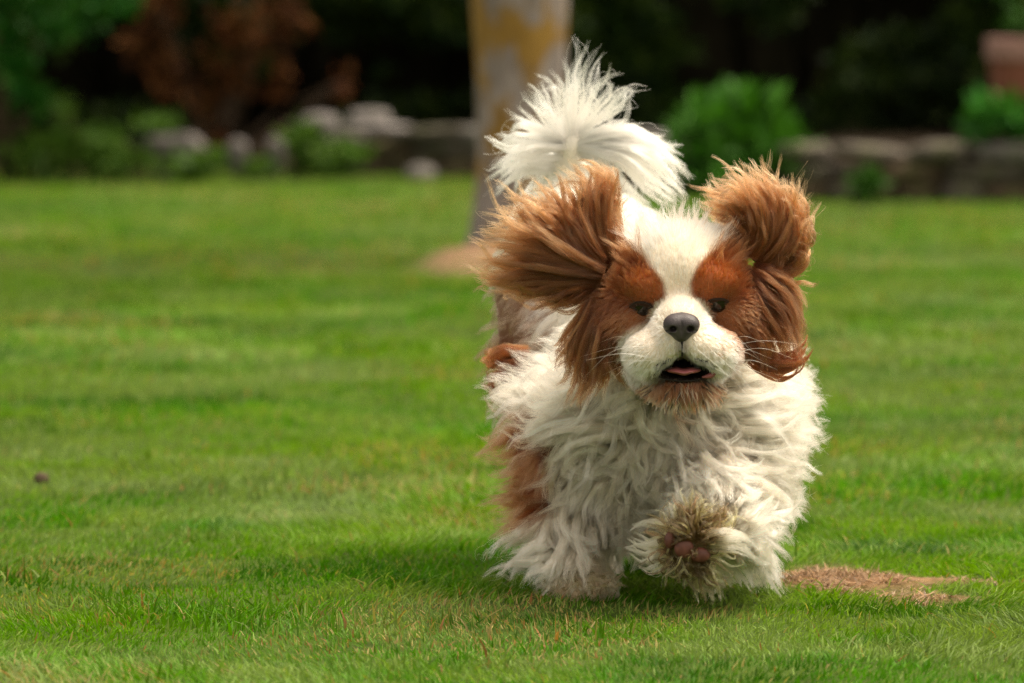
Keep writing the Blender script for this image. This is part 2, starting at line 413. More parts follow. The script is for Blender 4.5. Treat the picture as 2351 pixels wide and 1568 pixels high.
# ground cover between the rocks
gc = [((.055, .12, .010), (.035, .085, .008), (.08, .14, .02))][0]
for (lx, ly, rx, rz, nn, lab) in [(80, 360, 85, 45, 650, 'low green ground cover plant at the far left of the rock border'),
                                  (210, 350, 75, 45, 600, 'green border plant left of the pale rock pair'),
                                  (150, 270, 18, 35, 70, 'slender green sprig standing above the left border plants'),
                                  (290, 375, 60, 30, 300, 'dark low plant beside the left border edge'),
                                  (455, 390, 70, 28, 330, 'olive green plant at the lawn edge below the pale rocks'),
                                  (690, 340, 42, 50, 330, 'green plant growing at the left foot of the large pale boulders'),
                                  (770, 365, 60, 30, 330, 'low green plant spreading below the large pale boulder'),
                                  (620, 395, 50, 18, 160, 'short green tuft under the two upright rocks'),
                                  (380, 300, 60, 22, 150, 'thin green growth behind the pale rocks')]:
    Yp = 19.0 if ly > 300 else 19.5
    shrub('border_plant', lab, 'plant', P3(lx, ly + rz, Yp) * [1, 1, 0], [B(lx, ly, Yp, rx, rz, .12)], nn, .045, gc, up=.6, stems=5, group='low plants in the left border', clump=.45)

# ------------------------------------------------------------------ rocks, walls, planter, tree
def ico(sub):
    me = bpy.data.meshes.new('tmp'); import bmesh
    bm = bmesh.new(); bmesh.ops.create_icosphere(bm, subdivisions=sub, radius=1); bm.verts.ensure_lookup_table()
    v = np.array([p.co[:] for p in bm.verts]); f = np.array([[q.index for q in t.verts] for t in bm.faces]); bm.free(); bpy.data.meshes.remove(me)
    return v, f
ICO = ico(3); ICO2 = ico(2)
def stone_mat(name, a, b, c, moss=.0):
    m = NM(name); col = m.ramp(m.noise(9, 6, .65), [(.3, a), (.5, b), (.7, c)])
    if moss: col = m.mix(m.ramp(m.noise(5, 4, .6), [(.55, (0, 0, 0)), (.7, (moss,) * 3)]), col, (.06, .075, .015))
    return m.pbr(col, .9, .2, bump=m.noise(30, 6, .7), bstr=.6, bdist=.01)
pale = stone_mat('pale_stone_mat', (.07, .062, .055), (.15, .135, .125), (.30, .27, .265), .6)
brown = stone_mat('brown_stone_mat', (.05, .035, .022), (.10, .07, .045), (.16, .12, .08), .7)
grey = stone_mat('grey_stone_mat', (.05, .042, .034), (.10, .085, .068), (.20, .17, .14), .7)
def rock_geo(r, seed, box=.5, geo=ICO):
    v, f = geo; v = v.copy()
    bxv = v / np.max(np.abs(v), axis=1)[:, None]; v = v * (1 - box) + bxv * box * .9
    v = v * (1 + .45 * (fbm(v * 1.6 + seed * 3.7, seed, 4) - .5))[:, None]
    return v * np.array(r), f
def rock(x, y, Y, rx, rz, ry, mat, label, seed, box=.35, name='rock'):
    c, r = B(x, y, Y, rx, rz, ry); v, f = rock_geo(r, seed, box)
    c0 = np.array([c[0], c[1], 0.]); z = max(c[2], r[2] * .6)
    lo = v[:, 2].min() + z
    if lo > 0: v[v[:, 2] < 0, 2] *= z / max(-v[:, 2].min(), 1e-3)     # reach down to the soil
    o = mesh_obj(name, v + [0, 0, z], f, mat); o.location = c0
    tag(o, label, 'rock', 'rocks edging the left border'); return o
for (x, y, Y, rx, rz, ry, mt, lab) in [
    (375, 335, 19.4, 46, 27, .05, pale, 'pale low rock leftmost in the border'),
    (425, 335, 19.3, 40, 30, .05, pale, 'pale rounded rock touching the leftmost one'),
    (470, 352, 19.2, 30, 20, .04, grey, 'small grey rock beside the pale rock pair'),
    (545, 345, 19.2, 26, 28, .04, pale, 'upright pale rock left of the v shaped gap'),
    (632, 345, 19.2, 22, 30, .04, pale, 'upright pale rock right of the v shaped gap'),
    (595, 385, 19.0, 32, 18, .04, pale, 'flat pale rock lying in front of the two upright ones'),
    (735, 290, 19.6, 44, 34, .06, pale, 'pale boulder left of the biggest block'),
    (848, 292, 19.6, 50, 42, .08, pale, 'biggest pale squared boulder in the left border'),
    (795, 330, 19.4, 60, 26, .05, grey, 'grey rock lying below the biggest pale boulder'),
    (965, 408, 18.9, 36, 24, .05, pale, 'small pale round rock on the lawn edge left of the tree'),
    (395, 405, 19.0, 30, 12, .03, grey, 'flat grey stone at the lawn edge on the left')]:
    rock(x, y, Y, rx, rz, ry, mt, lab, int(x), .55 if 'squared' in lab else .25)
SEED = [0]
def stone_wall(label, x0, x1, Y0, Y1, courses, top, wmat):
    """dry stone wall: x range in world metres, courses [(height, mean length, material list)]"""
    root = empty('stone_wall', ((x0 + x1) / 2, (Y0 + Y1) / 2, 0)); tag(root, label, 'wall')
    ln = math.hypot(x1 - x0, Y1 - Y0); ux, uy = (x1 - x0) / ln, (Y1 - Y0) / ln; az = math.atan2(uy, ux); zc = 0
    for ci, (hh, ml, mats, dep) in enumerate(courses):
        s = -RNG.uniform(0, ml)
        while s < ln:
            L = ml * RNG.uniform(.55, 1.5); SEED[0] += 1
            h2 = hh * RNG.uniform(.85, 1.12) * (RNG.uniform(.75, 1.35) if ci == len(courses) - 1 else 1)
            v, f = rock_geo((L * .54, dep, h2 * .56), SEED[0], .72, ICO2)
            o = mesh_obj('stone', v, f, mats[RNG.integers(0, len(mats))], root)
            a = s + L / 2; o.location = (x0 + ux * a - root.location.x + uy * RNG.normal(0, .012), Y0 + uy * a - root.location.y + RNG.normal(0, .015), zc + hh * .5)
            o.rotation_euler = (0, RNG.normal(0, .05), az + RNG.normal(0, .05)); s += L
        zc += hh
    return root
stone_wall('low dry stone wall with pale top slabs on the right of the lawn', P3(1480, 400, 16.9)[0], P3(2700, 400, 16.9)[0], 17.35, 16.75,
           [(.055, .16, [brown, brown, grey], .10), (.060, .20, [brown, grey], .10), (.060, .22, [pale, grey, grey, pale], .12)], None, None)
stone_wall('low brown stone wall left of the tree trunk', P3(850, 400, 19.4)[0], P3(1420, 400, 19.4)[0], 19.5, 18.6,
           [(.07, .20, [brown], .10), (.06, .22, [brown, grey], .10), (.045, .30, [grey, pale], .12)], None, None)
# raised soil bed behind the walls
m = NM('soil_mat'); soil = m.pbr(m.ramp(m.noise(14, 6, .7), [(.3, (.012, .009, .006)), (.7, (.035, .025, .016))]), 1, .05, bump=m.noise(30, 5), bstr=.6, bdist=.02)
xs_, ys_ = np.linspace(-4.5, 5.5, 90), np.linspace(16.7, 22.3, 40)
X, Y = np.meshgrid(xs_, ys_); x, y = X.ravel(), Y.ravel()
edge = np.interp(x, [-4.5, -.5, .0, .7, 1.0, 2.4, 5.5], [20.2, 19.75, 19.1, 17.9, 17.25, 17.0, 16.9])
z = np.clip((y - edge) * 1.6, -.12, np.interp(x, [-1.5, 0, .8, 1.2], [.05, .09, .10, .10])) + (fbm(np.c_[x, y] * 4, 71) - .5) * .04
i = np.arange(90 * 40).reshape(40, 90); f = np.stack([i[:-1, :-1], i[:-1, 1:], i[1:, 1:], i[1:, :-1]], -1).reshape(-1, 4)
tag(mesh_obj('soil_bed', np.c_[x, y, z], f, soil), kind='structure')

cl_v, cl_f = rock_geo((.010, .008, .008), 12, .2, ICO2)
o = mesh_obj('soil_clod', cl_v + [0, 0, .009], cl_f, brown); o.location = (P3(95, 1115, 7.02)[0], 7.02, 0); tag(o, 'small dark brown clod lying on the lawn at the far left', 'clod')
# terracotta planter
m = NM('terracotta_mat')
terra = m.pbr(m.ramp(m.noise(7, 5, .6), [(.3, (.15, .052, .032)), (.7, (.24, .095, .06))]), .85, .2, bump=m.noise(60, 4), bstr=.2)
m = NM('terracotta_rim_mat')
terra2 = m.pbr(m.ramp(m.noise(7, 5, .6), [(.3, (.24, .13, .11)), (.7, (.36, .21, .18))]), .85, .2, bump=m.noise(60, 4), bstr=.2)
sc_ = 17.3 / F / K
pc = P3(2268 + 150, 250, 17.3); zt, zr, zb = P3(0, 86, 17.3)[2], P3(0, 138, 17.3)[2], .135
root = empty('terracotta_planter', (pc[0], 17.3, zb)); tag(root, 'square terracotta planter with a pale thick rim above the right wall', 'planter')
def sqring(prof, mat, name):
    """profile [(half size, z)] swept round a rounded square"""
    V = []; k = 32
    for hs_, z in prof:
        for q in range(k):
            t = 2 * math.pi * q / k; c_, s_ = math.cos(t), math.sin(t); e = .28
            V.append((hs_ * math.copysign(abs(c_) ** e, c_), hs_ * math.copysign(abs(s_) ** e, s_), z))
    Fc = [(r * k + q, r * k + (q + 1) % k, (r + 1) * k + (q + 1) % k, (r + 1) * k + q) for r in range(len(prof) - 1) for q in range(k)]
    Fc.append(tuple(range(k))[::-1]); Fc.append(tuple(range((len(prof) - 1) * k, len(prof) * k)))
    return mesh_obj(name, V, Fc, mat, root, smooth=False)
hw = 150 * sc_
sqring([(hw * .80, 0), (hw * .86, .08), (hw * .95, zr - zb + .005)], terra, 'pot_body')
sqring([(hw * .97, zr - zb), (hw * 1.0, zr - zb + .006), (hw * 1.0, zt - zb - .006), (hw * .98, zt - zb), (hw * .86, zt - zb), (hw * .84, zt - zb - .03)], terra2, 'rim')
sqring([(hw * .83, zt - zb - .06), (hw * .83, zt - zb - .026)], soil, 'soil')
shrub('planter_bush', 'small green bush growing in the terracotta planter', 'plant', (pc[0], 17.3, zt - .03), [((pc[0], 17.3, zt + .16), (.17, .17, .15))], 500, .045, [(.03, .10, .01), (.05, .13, .015)], stems=7)

# tree trunk with lichen
m = NM('bark_mat')
base = m.ramp(m.noise(16, 8, .75, sc=(1, 1, .35)), [(.30, (.11, .088, .080)), (.5, (.27, .225, .21)), (.68, (.46, .40, .385))])
lich = m.noise(11, 6, .65, sc=(1.3, 1.3, .6), dist=.5)
tc = m.n('TexCoord'); sx = m.n('SeparateXYZ'); m.l(tc.outputs['Object'], sx.inputs[0])
d1 = m.n('Math', operation='SUBTRACT'); d1.inputs[1].default_value = .525; m.l(sx.outputs[2], d1.inputs[0])
d2 = m.n('Math', operation='ABSOLUTE'); m.l(d1.outputs[0], d2.inputs[0])
d3 = m.n('MapRange'); d3.inputs[1].default_value = .015; d3.inputs[2].default_value = .085; d3.inputs[3].default_value = .11; d3.inputs[4].default_value = 0; m.l(d2.outputs[0], d3.inputs[0])
ad = m.n('Math', operation='ADD'); m.l(lich, ad.inputs[0]); m.l(d3.outputs[0], ad.inputs[1])
lf = m.ramp(ad.outputs[0], [(.515, (0, 0, 0)), (.57, (.9, .9, .9))])
lc = m.ramp(m.noise(14, 4), [(.3, (.19, .10, .015)), (.7, (.34, .19, .028))])
bark = m.pbr(m.mix(lf, base, lc), .9, .15, bump=m.noise(26, 8, .7, sc=(1, 1, .5)), bstr=.7, bdist=.012)
root = empty('tree', (TX, 12.9, 0)); tag(root, 'pale barked tree with ochre lichen standing on the lawn behind the dog', 'tree')
V, Fc = [], []; NS, NR = 28, 44
for r in range(NR):
    z = -.03 + r * .055
    rad = np.interp(z, [-.03, .03, .10, .25, .45, .62, .9, 2.4], [.145, .116, .099, .096, .102, .113, .109, .08])
    cxo, cyo = .012 * math.sin(z * 4), .01 * math.cos(z * 3)
    for q in range(NS):
        t = 2 * math.pi * q / NS; rr = rad * (1 + .07 * (vnoise(np.array([[math.cos(t) * 2 + 5, math.sin(t) * 2 + 5, z * 4]]), 3)[0] - .5) + .03 * math.sin(3 * t + z * 2))
        V.append((cxo + rr * math.cos(t), cyo + rr * math.sin(t), z))
Fc = [(r * NS + q, r * NS + (q + 1) % NS, (r + 1) * NS + (q + 1) % NS, (r + 1) * NS + q) for r in range(NR - 1) for q in range(NS)]
mesh_obj('trunk', V, Fc, bark, root)
segs = []; tips = []
for k in range(9):
    a = k * 2.4; z0 = 1.7 + .07 * k; e = np.array([math.cos(a) * .9, math.sin(a) * .9, z0 + .9 + .2 * (k % 3)])
    mid = e * [.45, .45, 0] + [0, 0, z0 + .35]
    segs += [((0, 0, z0), mid, .05, .035), (mid, e, .035, .012)]; tips.append(e)
v, f = tubes(segs, 7); mesh_obj('limb', v, f, bark, root)
P = np.concatenate([t + RNG.normal(0, .33, (420, 3)) for t in tips])
v, f, c = leaf_cloud(P, .07, np.array([[.05, .12, .015]]) * RNG.uniform(.6, 1.4, (len(P), 1)), .1)
tag(mesh_obj('crown', v, f, leaf_mat, root, attrs={'tint': c}), kind='stuff')

# ================================================================== the dog
HR = np.random.default_rng(11)
def E_(c, r, rot=None): return ('e', np.array(c, float), np.array(r, float), rot)
def C_(a, b, ra, rb): return ('c', np.array(a, float), np.array(b, float), ra, rb)
def sdf_prim(p, q):
    if q[0] == 'e':
        d = p - q[1]
        if q[3] is not None: d = d @ q[3]
        r = q[2]; k0 = np.sqrt(((d / r) ** 2).sum(-1)) + 1e-9; k1 = np.sqrt(((d / r ** 2) ** 2).sum(-1)) + 1e-9
        return k0 * (k0 - 1) / k1
    a, b, ra, rb = q[1:]
    ab = b - a; t = np.clip(((p - a) @ ab) / (ab @ ab), 0, 1)
    return np.sqrt(((p - a - t[..., None] * ab) ** 2).sum(-1)) - (ra + (rb - ra) * t)
def smin(a, b, k):
    h = np.clip(.5 + .5 * (b - a) / k, 0, 1); return b + (a - b) * h - k * h * (1 - h)
def sdf_all(p, prims, subs=()):
    d = None
    for q, k in prims:
        x = sdf_prim(p, q); d = x if d is None else smin(d, x, k)
    for q, k in subs:
        x = -sdf_prim(p, q); d = -smin(-d, -x, k)
    return d
def surface_nets(fn, lo, hi, h):
    lo, hi = np.array(lo), np.array(hi); n = np.ceil((hi - lo) / h).astype(int) + 1
    ax = [lo[i] + np.arange(n[i]) * h for i in range(3)]
    D = np.empty(n, np.float32)
    for i in range(n[0]):
        Y, Z = np.meshgrid(ax[1], ax[2], indexing='ij'); D[i] = fn(np.stack([np.full_like(Y, ax[0][i]), Y, Z], -1))
    s = D < 0
    cs = sum(s[a:n[0] - 1 + a, b:n[1] - 1 + b, c:n[2] - 1 + c].astype(np.int8) for a in (0, 1) for b in (0, 1) for c in (0, 1))
    act = (cs > 0) & (cs < 8); idx = -np.ones(act.shape, int); idx[act] = np.arange(act.sum())
    ii = np.argwhere(act); acc = np.zeros((len(ii), 3)); cnt = np.zeros(len(ii))
    for axis in range(3):
        oth = [k for k in range(3) if k != axis]
        for b in (0, 1):
            for c in (0, 1):
                o0 = np.zeros(3, int); o0[oth[0]] = b; o0[oth[1]] = c; o1 = o0.copy(); o1[axis] = 1
                d0 = D[tuple((ii + o0).T)]; d1 = D[tuple((ii + o1).T)]; m_ = (d0 < 0) != (d1 < 0)
                t = d0 / np.where(m_, d0 - d1, 1); pt = ii + o0 + (o1 - o0) * t[:, None]
                acc[m_] += pt[m_]; cnt[m_] += 1
    V = lo + acc / cnt[:, None] * h; F_ = []
    for axis in range(3):
        a, b = [(1, 2), (2, 0), (0, 1)][axis]
        sl0 = [slice(None)] * 3; sl1 = [slice(None)] * 3; sl0[axis] = slice(0, -1); sl1[axis] = slice(1, None)
        e = np.argwhere(s[tuple(sl0)] != s[tuple(sl1)]); e = e[(e[:, a] > 0) & (e[:, b] > 0)]
        e = e[(e[:, a] < n[a] - 1) & (e[:, b] < n[b] - 1)]
        ea, eb = np.zeros(3, int), np.zeros(3, int); ea[a] = 1; eb[b] = 1
        q = np.stack([idx[tuple((e - ea - eb).T)], idx[tuple((e - eb).T)], idx[tuple(e.T)], idx[tuple((e - ea).T)]], 1)
        fl = ~s[tuple(e.T)]; q[fl] = q[fl][:, ::-1]; F_.append(q[(q >= 0).all(1)])
    return V, np.concatenate(F_)
def grad(fn, p, e=1e-3):
    g = np.stack([fn(p + np.eye(3)[i] * e) - fn(p - np.eye(3)[i] * e) for i in range(3)], -1)
    return g / (np.linalg.norm(g, axis=-1, keepdims=True) + 1e-9)

mm = .001
W = P3
PR = [  # torso and rump
    (E_(W(1535, 1010, 5.78), (.096, .098, .106)), .03), (C_(W(1525, 960, 5.80), W(1340, 720, 6.10), .088, .082), .04),
    (E_(W(1300, 640, 6.14), (.075, .085, .082)), .04), (C_(W(1540, 720, 5.66), W(1530, 900, 5.74), .052, .078), .04),
    (C_(W(1480, 610, 5.86), W(1330, 540, 6.10), .045, .06), .04),
    (E_(W(1712, 930, 5.87), (.050, .085, .062)), .03),
    # tail
    (C_(W(1265, 480, 6.16), W(1300, 395, 6.14), .026, .018), .03), (C_(W(1300, 395, 6.14), W(1318, 330, 6.10), .018, .010), .015),
    # planted foreleg
    (C_(W(1330, 980, 5.75), W(1290, 1130, 5.78), .052, .036), .03), (C_(W(1290, 1130, 5.78), W(1322, 1285, 5.71), .034, .024), .02),
    (E_(W(1335, 1348, 5.685), (.034, .036, .017)), .02),
    # raised foreleg
    (C_(W(1665, 990, 5.72), W(1682, 1160, 5.72), .046, .031), .03), (C_(W(1682, 1160, 5.72), W(1650, 1180, 5.58), .032, .023), .02),
    (C_(W(1650, 1180, 5.58), W(1600, 1245, 5.525), .023, .027), .02),
    # hind legs
    (C_(W(1380, 780, 6.10), W(1560, 1090, 5.98), .060, .040), .03), (C_(W(1560, 1090, 5.98), W(1640, 1230, 6.00), .034, .018), .02),
    (C_(W(1640, 1230, 6.00), W(1632, 1350, 5.83), .017, .018), .015), (E_(W(1628, 1366, 5.80), (.021, .034, .014)), .015),
    (E_(W(1293, 1356, 5.662), (.0095, .014, .0105)), .004), (E_(W(1325, 1360, 5.652), (.0100, .015, .0115)), .004), (E_(W(1357, 1360, 5.652), (.0100, .015, .0115)), .004), (E_(W(1388, 1356, 5.662), (.0095, .014, .0105)), .004),
    (C_(W(1280, 820, 6.12), W(1290, 1080, 6.02), .060, .038), .03), (C_(W(1290, 1080, 6.02), W(1370, 1200, 6.08), .032, .018), .02),
    (C_(W(1370, 1200, 6.08), W(1375, 1300, 5.93), .017, .017), .015), (E_(W(1375, 1318, 5.90), (.021, .034, .014)), .015),
]
HEAD = [
    (E_(W(1558, 655, 5.575), (.058, .062, .050)), .03), (E_(W(1558, 620, 5.55), (.046, .045, .036)), .02),
    (E_(W(1432, 735, 5.555), (.028, .040, .036)), .025), (E_(W(1700, 728, 5.555), (.028, .040, .036)), .025),
    (E_(W(1487, 655, 5.528), (.026, .026, .018)), .014), (E_(W(1640, 648, 5.528), (.026, .026, .018)), .014),
    (E_(W(1563, 750, 5.492), (.025, .038, .027)), .018),
    (E_(W(1503, 812, 5.490), (.029, .034, .023)), .018), (E_(W(1632, 806, 5.490), (.029, .034, .023)), .018),
    (E_(W(1566, 788, 5.470), (.020, .020, .018)), .012),
    (E_(W(1568, 845, 5.530), (.036, .045, .022)), .012),
    (E_(W(1570, 886, 5.508), (.030, .034, .012)), .006),
    (E_(W(1550, 800, 5.60), (.050, .050, .050)), .02),
]
HSUB = [(E_(W(1572, 848, 5.475), (.024, .042, .0105)), .005), (E_(W(1568, 830, 5.462), (.0095, .024, .0098)), .004),
        (C_(W(1520, 862, 5.475), W(1640, 858, 5.475), .005, .006), .004),
        (E_(W(1472, 703, 5.494), (.0130, .012, .0042)), .004), (E_(W(1649, 692, 5.494), (.0115, .012, .0028)), .004)]
BPR = [(q, k) for q, k in PR] + [(q, k) for q, k in HEAD]
body_fn = lambda p: sdf_all(p, BPR, HSUB)
V1, F1 = surface_nets(body_fn, (-.10, 5.38, -.015), (.34, 6.28, .46), .005)
def subdiv(V, Q):
    E0 = np.stack([Q, np.roll(Q, -1, 1)], -1).reshape(-1, 2); Es = np.sort(E0, 1)
    u, inv = np.unique(Es[:, 0] * len(V) + Es[:, 1], return_inverse=True); ev = np.stack([u // len(V), u % len(V)], 1)
    em = V[ev].mean(1); fc = V[Q].mean(1); n0, n1 = len(V), len(V) + len(em); ei = inv.reshape(-1, 4) + n0; ci = np.arange(len(Q)) + n1
    nq = np.concatenate([np.stack([Q[:, i], ei[:, i], ci, ei[:, i - 1]], 1) for i in range(4)])
    return np.concatenate([V, em, fc]), nq
V1, F1 = subdiv(V1, F1)
for _ in range(2):
    V1 = V1 - grad(body_fn, V1) * np.clip(body_fn(V1), -.004, .004)[:, None]
# keep the main connected piece upright on the lawn
DOG0 = np.array([(1535 / K - 512) / F * 5.78, 5.78, 0])
px1, py1 = proj(V1)

# ---------------------------------------------------------------- coat pattern
CH = np.array([.140, .034, .008]); CH_D = np.array([.115, .025, .005]); CH_L = np.array([.255, .088, .028])
WH = np.array([.74, .635, .495]); WH_W = np.array([.88, .83, .74]); CR = np.array([.62, .50, .36]); TAN = np.array([.52, .36, .22])
DK = np.array([.018, .013, .012]); GRN = np.array([.36, .33, .11])
def sm(a, b, x):
    t = np.clip((x - a) / (b - a), 0, 1); return t * t * (3 - 2 * t)
def el(x, y, cx, cy, rx, ry, soft=.25):
    return 1 - sm(1 - soft, 1 + soft, np.hypot((x - cx) / rx, (y - cy) / ry))
def is_head(p):
    hc = W(1560, 720, 5.55); return (np.abs(p[..., 0] - hc[0]) < .095) & (p[..., 1] < 5.625) & (p[..., 2] > W(0, 935, 5.5)[2])
def coat(p, jit=6.):
    """base colour of the hair rooted at world points p"""
    x, y = proj(p); n = len(x); x = x + HR.normal(0, jit, n); y = y + HR.normal(0, jit, n)
    col = np.tile(WH, (n, 1)); Y = p[:, 1]
    def put(c, m): nonlocal col; col = col + (np.asarray(c) - col) * np.clip(m, 0, 1)[:, None]
    hd = is_head(p)
    # head: chestnut sides with a white blaze and white muzzle
    blz = np.interp(y, [500, 560, 600, 650, 700, 760], [130, 104, 60, 31, 27, 60]); cx = np.interp(y, [520, 610, 680], [1556, 1549, 1557])
    side = sm(-8, 10, np.abs(x - cx) - blz)
    muz = np.maximum(el(x, y, 1551, 812, 141, 83, .10), el(x, y, 1562, 730, 72, 50, .15))
    h = side * (1 - muz) * (y < 905)
    low = sm(790, 860, y) * (np.abs(x - 1560) > 110)
    h = h * (1 - low * .2)
    put(CH * 1.0, h * hd)
    brow = np.maximum(el(x, y, 1490, 655, 48, 40, .5), el(x, y, 1632, 640, 52, 42, .5)); put([.23, .055, .008], brow * h * hd)
    cheekl = np.maximum(el(x, y, 1450, 745, 55, 32, .5), el(x, y, 1672, 735, 50, 40, .5)); put([.30, .11, .035], cheekl * h * hd * .6)
    lipd = (el(x, y, 1565, 868, 80, 17, .25)) * hd; put(DK * 2, lipd * .9)
    put([.24, .085, .035], hd * sm(872, 884, y) * (np.abs(x - 1570) < 100) * (1 - sm(900, 925, y) * .7))
    put([.10, .085, .08], hd * el(x, y, 1566, 795, 16, 24, .5) * .6)
    put([.62, .40, .27], hd * np.maximum(el(x, y, 1662, 780, 7, 8, .3), np.maximum(el(x, y, 1668, 800, 12, 7, .3), el(x, y, 1655, 815, 8, 5, .3))) * .8)
    eyer = np.maximum(el(x, y, 1472, 703, 27, 9, .2), el(x, y, 1650, 692, 24, 6, .2)) * .8; put(DK * 1.5, eyer * hd)
    # body
    b = ~hd
    put(WH_W, b * (Y > 5.95) * (y < 520))
    put(CH * 1.15, b * el(x, y, 1170, 745, 95, 125, .35) * .9 * (Y > 5.70))
    put(CH_D * 1.1, b * el(x, y, 1160, 850, 60, 75, .3) * (Y > 5.6))
    put(CH * 1.2, b * el(x, y, 1240, 760, 40, 60, .5) * .45)
    put(CH_D * 1.25, b * el(x, y, 1215, 1085, 105, 145, .25) * (Y > 5.62))
    put(CR, b * sm(1190, 1290, y) * .55); put(TAN, b * sm(1325, 1365, y) * .55 * (x < 1480))
    put(CH * 1.1, b * (np.abs(x - 1632) < 45) * (y > 1285) * (Y > 5.7))
    put(CR * .8, b * (Y > 5.86) * (y > 1050) * .8)
    return col
skin = coat(V1, 0)
inm = is_head(V1) & (el(px1, py1, 1572, 850, 72, 30, .1) > .5)
skin[inm] = [.012, .007, .007]
eyem = is_head(V1) & (np.maximum(el(px1, py1, 1472, 703, 28, 9, .1), el(px1, py1, 1650, 692, 25, 6, .1)) > .4)
skin[eyem] = [.030, .012, .006]
m = NM('dog_skin_mat'); a = m.n('Attribute', attribute_name='tint')
skin_mat = m.pbr(m.mix(.08, a.outputs['Color'], (.30, .16, .12)), .8, .25, bump=m.noise(400, 3), bstr=.3, bdist=.001)
m = NM('hair_mat'); a = m.n('Attribute', attribute_name='tint'); HAIRM = m
hb = m.n('BsdfHairPrincipled'); 
try: hb.model = 'CHIANG'
except Exception: pass
hb.parametrization = 'COLOR'
m.l(a.outputs['Color'], hb.inputs['Color'])
hb.inputs['Roughness'].default_value = .38; hb.inputs['Radial Roughness'].default_value = .55; hb.inputs['Coat'].default_value = 0.0
hb.inputs['Random Roughness'].default_value = .3
pb = m.n('BsdfPrincipled'); pb.inputs['Roughness'].default_value = .5; pb.inputs['Specular IOR Level'].default_value = .35; m.l(a.outputs['Color'], pb.inputs['Base Color'])
hm = m.n('MixShader'); hm.inputs[0].default_value = .15; m.l(hb.outputs[0], hm.inputs[1]); m.l(pb.outputs[0], hm.inputs[2])
m.l(hm.outputs[0], m.out.inputs[0]); hair_mat = m.m

dog = empty('dog', DOG0); tag(dog, 'chestnut and white long haired spaniel running at the camera with ears flying', 'dog')
body = mesh_obj('body', V1, F1, skin_mat, dog, attrs={'tint': skin}, local=DOG0)

# ---------------------------------------------------------------- hair tools
def cr(g, n):
    """resample control polyline(s) (...,k,3) to n points, smooth"""
    g = np.asarray(g, float); k = g.shape[-2]; t = np.linspace(0, k - 1, n); i = np.minimum(t.astype(int), k - 2); f = (t - i)[:, None]
    gp = np.concatenate([2 * g[..., :1, :] - g[..., 1:2, :], g, 2 * g[..., -1:, :] - g[..., -2:-1, :]], -2)
    a, b, c, d = gp[..., i, :], gp[..., i + 1, :], gp[..., i + 2, :], gp[..., i + 3, :]
    return .5 * (2 * b + (c - a) * f + (2 * a - 5 * b + 4 * c - d) * f ** 2 + (3 * b - 3 * c + d - a) * f ** 3)
def unit(v): return v / (np.linalg.norm(v, axis=-1, keepdims=True) + 1e-9)
def style(L, amp, freq, hook, coh=1.):
    """give lock centre lines (N,n,3) waves and hooked tips"""
    N, n, _ = L.shape; t = np.linspace(0, 1, n)[None, :, None]
    T = unit(np.gradient(L, axis=1)); 
    r0 = L[:, 0] + (L[:, -1] - L[:, 0]) * .5
    nz = lambda s_, f_: fbm(r0 * f_ + 11.3, s_, 2)
    r = unit((np.stack([nz(101, 28), nz(102, 28), nz(103, 28)], 1) - .5)[:, None] * 3 * coh + HR.normal(0, .35, (N, 1, 3)) + np.array([0, -.3, 0]))
    S1 = unit(np.cross(T, r)); S2 = np.cross(T, S1)
    ph = (nz(104, 22) * 14 * coh + HR.normal(0, .45 + 3 * (1 - coh), N)).reshape(-1, 1, 1); fr = np.asarray(freq).reshape(-1, 1, 1) * HR.uniform(.88, 1.14, (N, 1, 1)); am = np.asarray(amp).reshape(-1, 1, 1) * HR.uniform(.4, 1.5, (N, 1, 1))
    w_ = am * t ** .9
    out = L + S1 * w_ * (np.sin(6.28 * fr * t + ph) - np.sin(ph)) + S2 * w_ * .6 * (np.cos(6.28 * fr * t + ph) - np.cos(ph))
    hk = np.asarray(hook).reshape(-1, 1, 1) * ((nz(105, 25) - .5) * 5 * coh + HR.normal(0, .45, N)).reshape(-1, 1, 1); q = np.clip((t - .55) / .45, 0, 1)
    ln = np.linalg.norm(L[:, -1] - L[:, 0], axis=1).reshape(-1, 1, 1)
    ang = hk * 2.6; rr = .16 * ln
    out = out + (S1 * (1 - np.cos(ang * q)) * rr * np.sign(ang)) - T * rr * .8 * (q * np.abs(ang) - np.sin(np.abs(ang) * q)) * .7
    return out
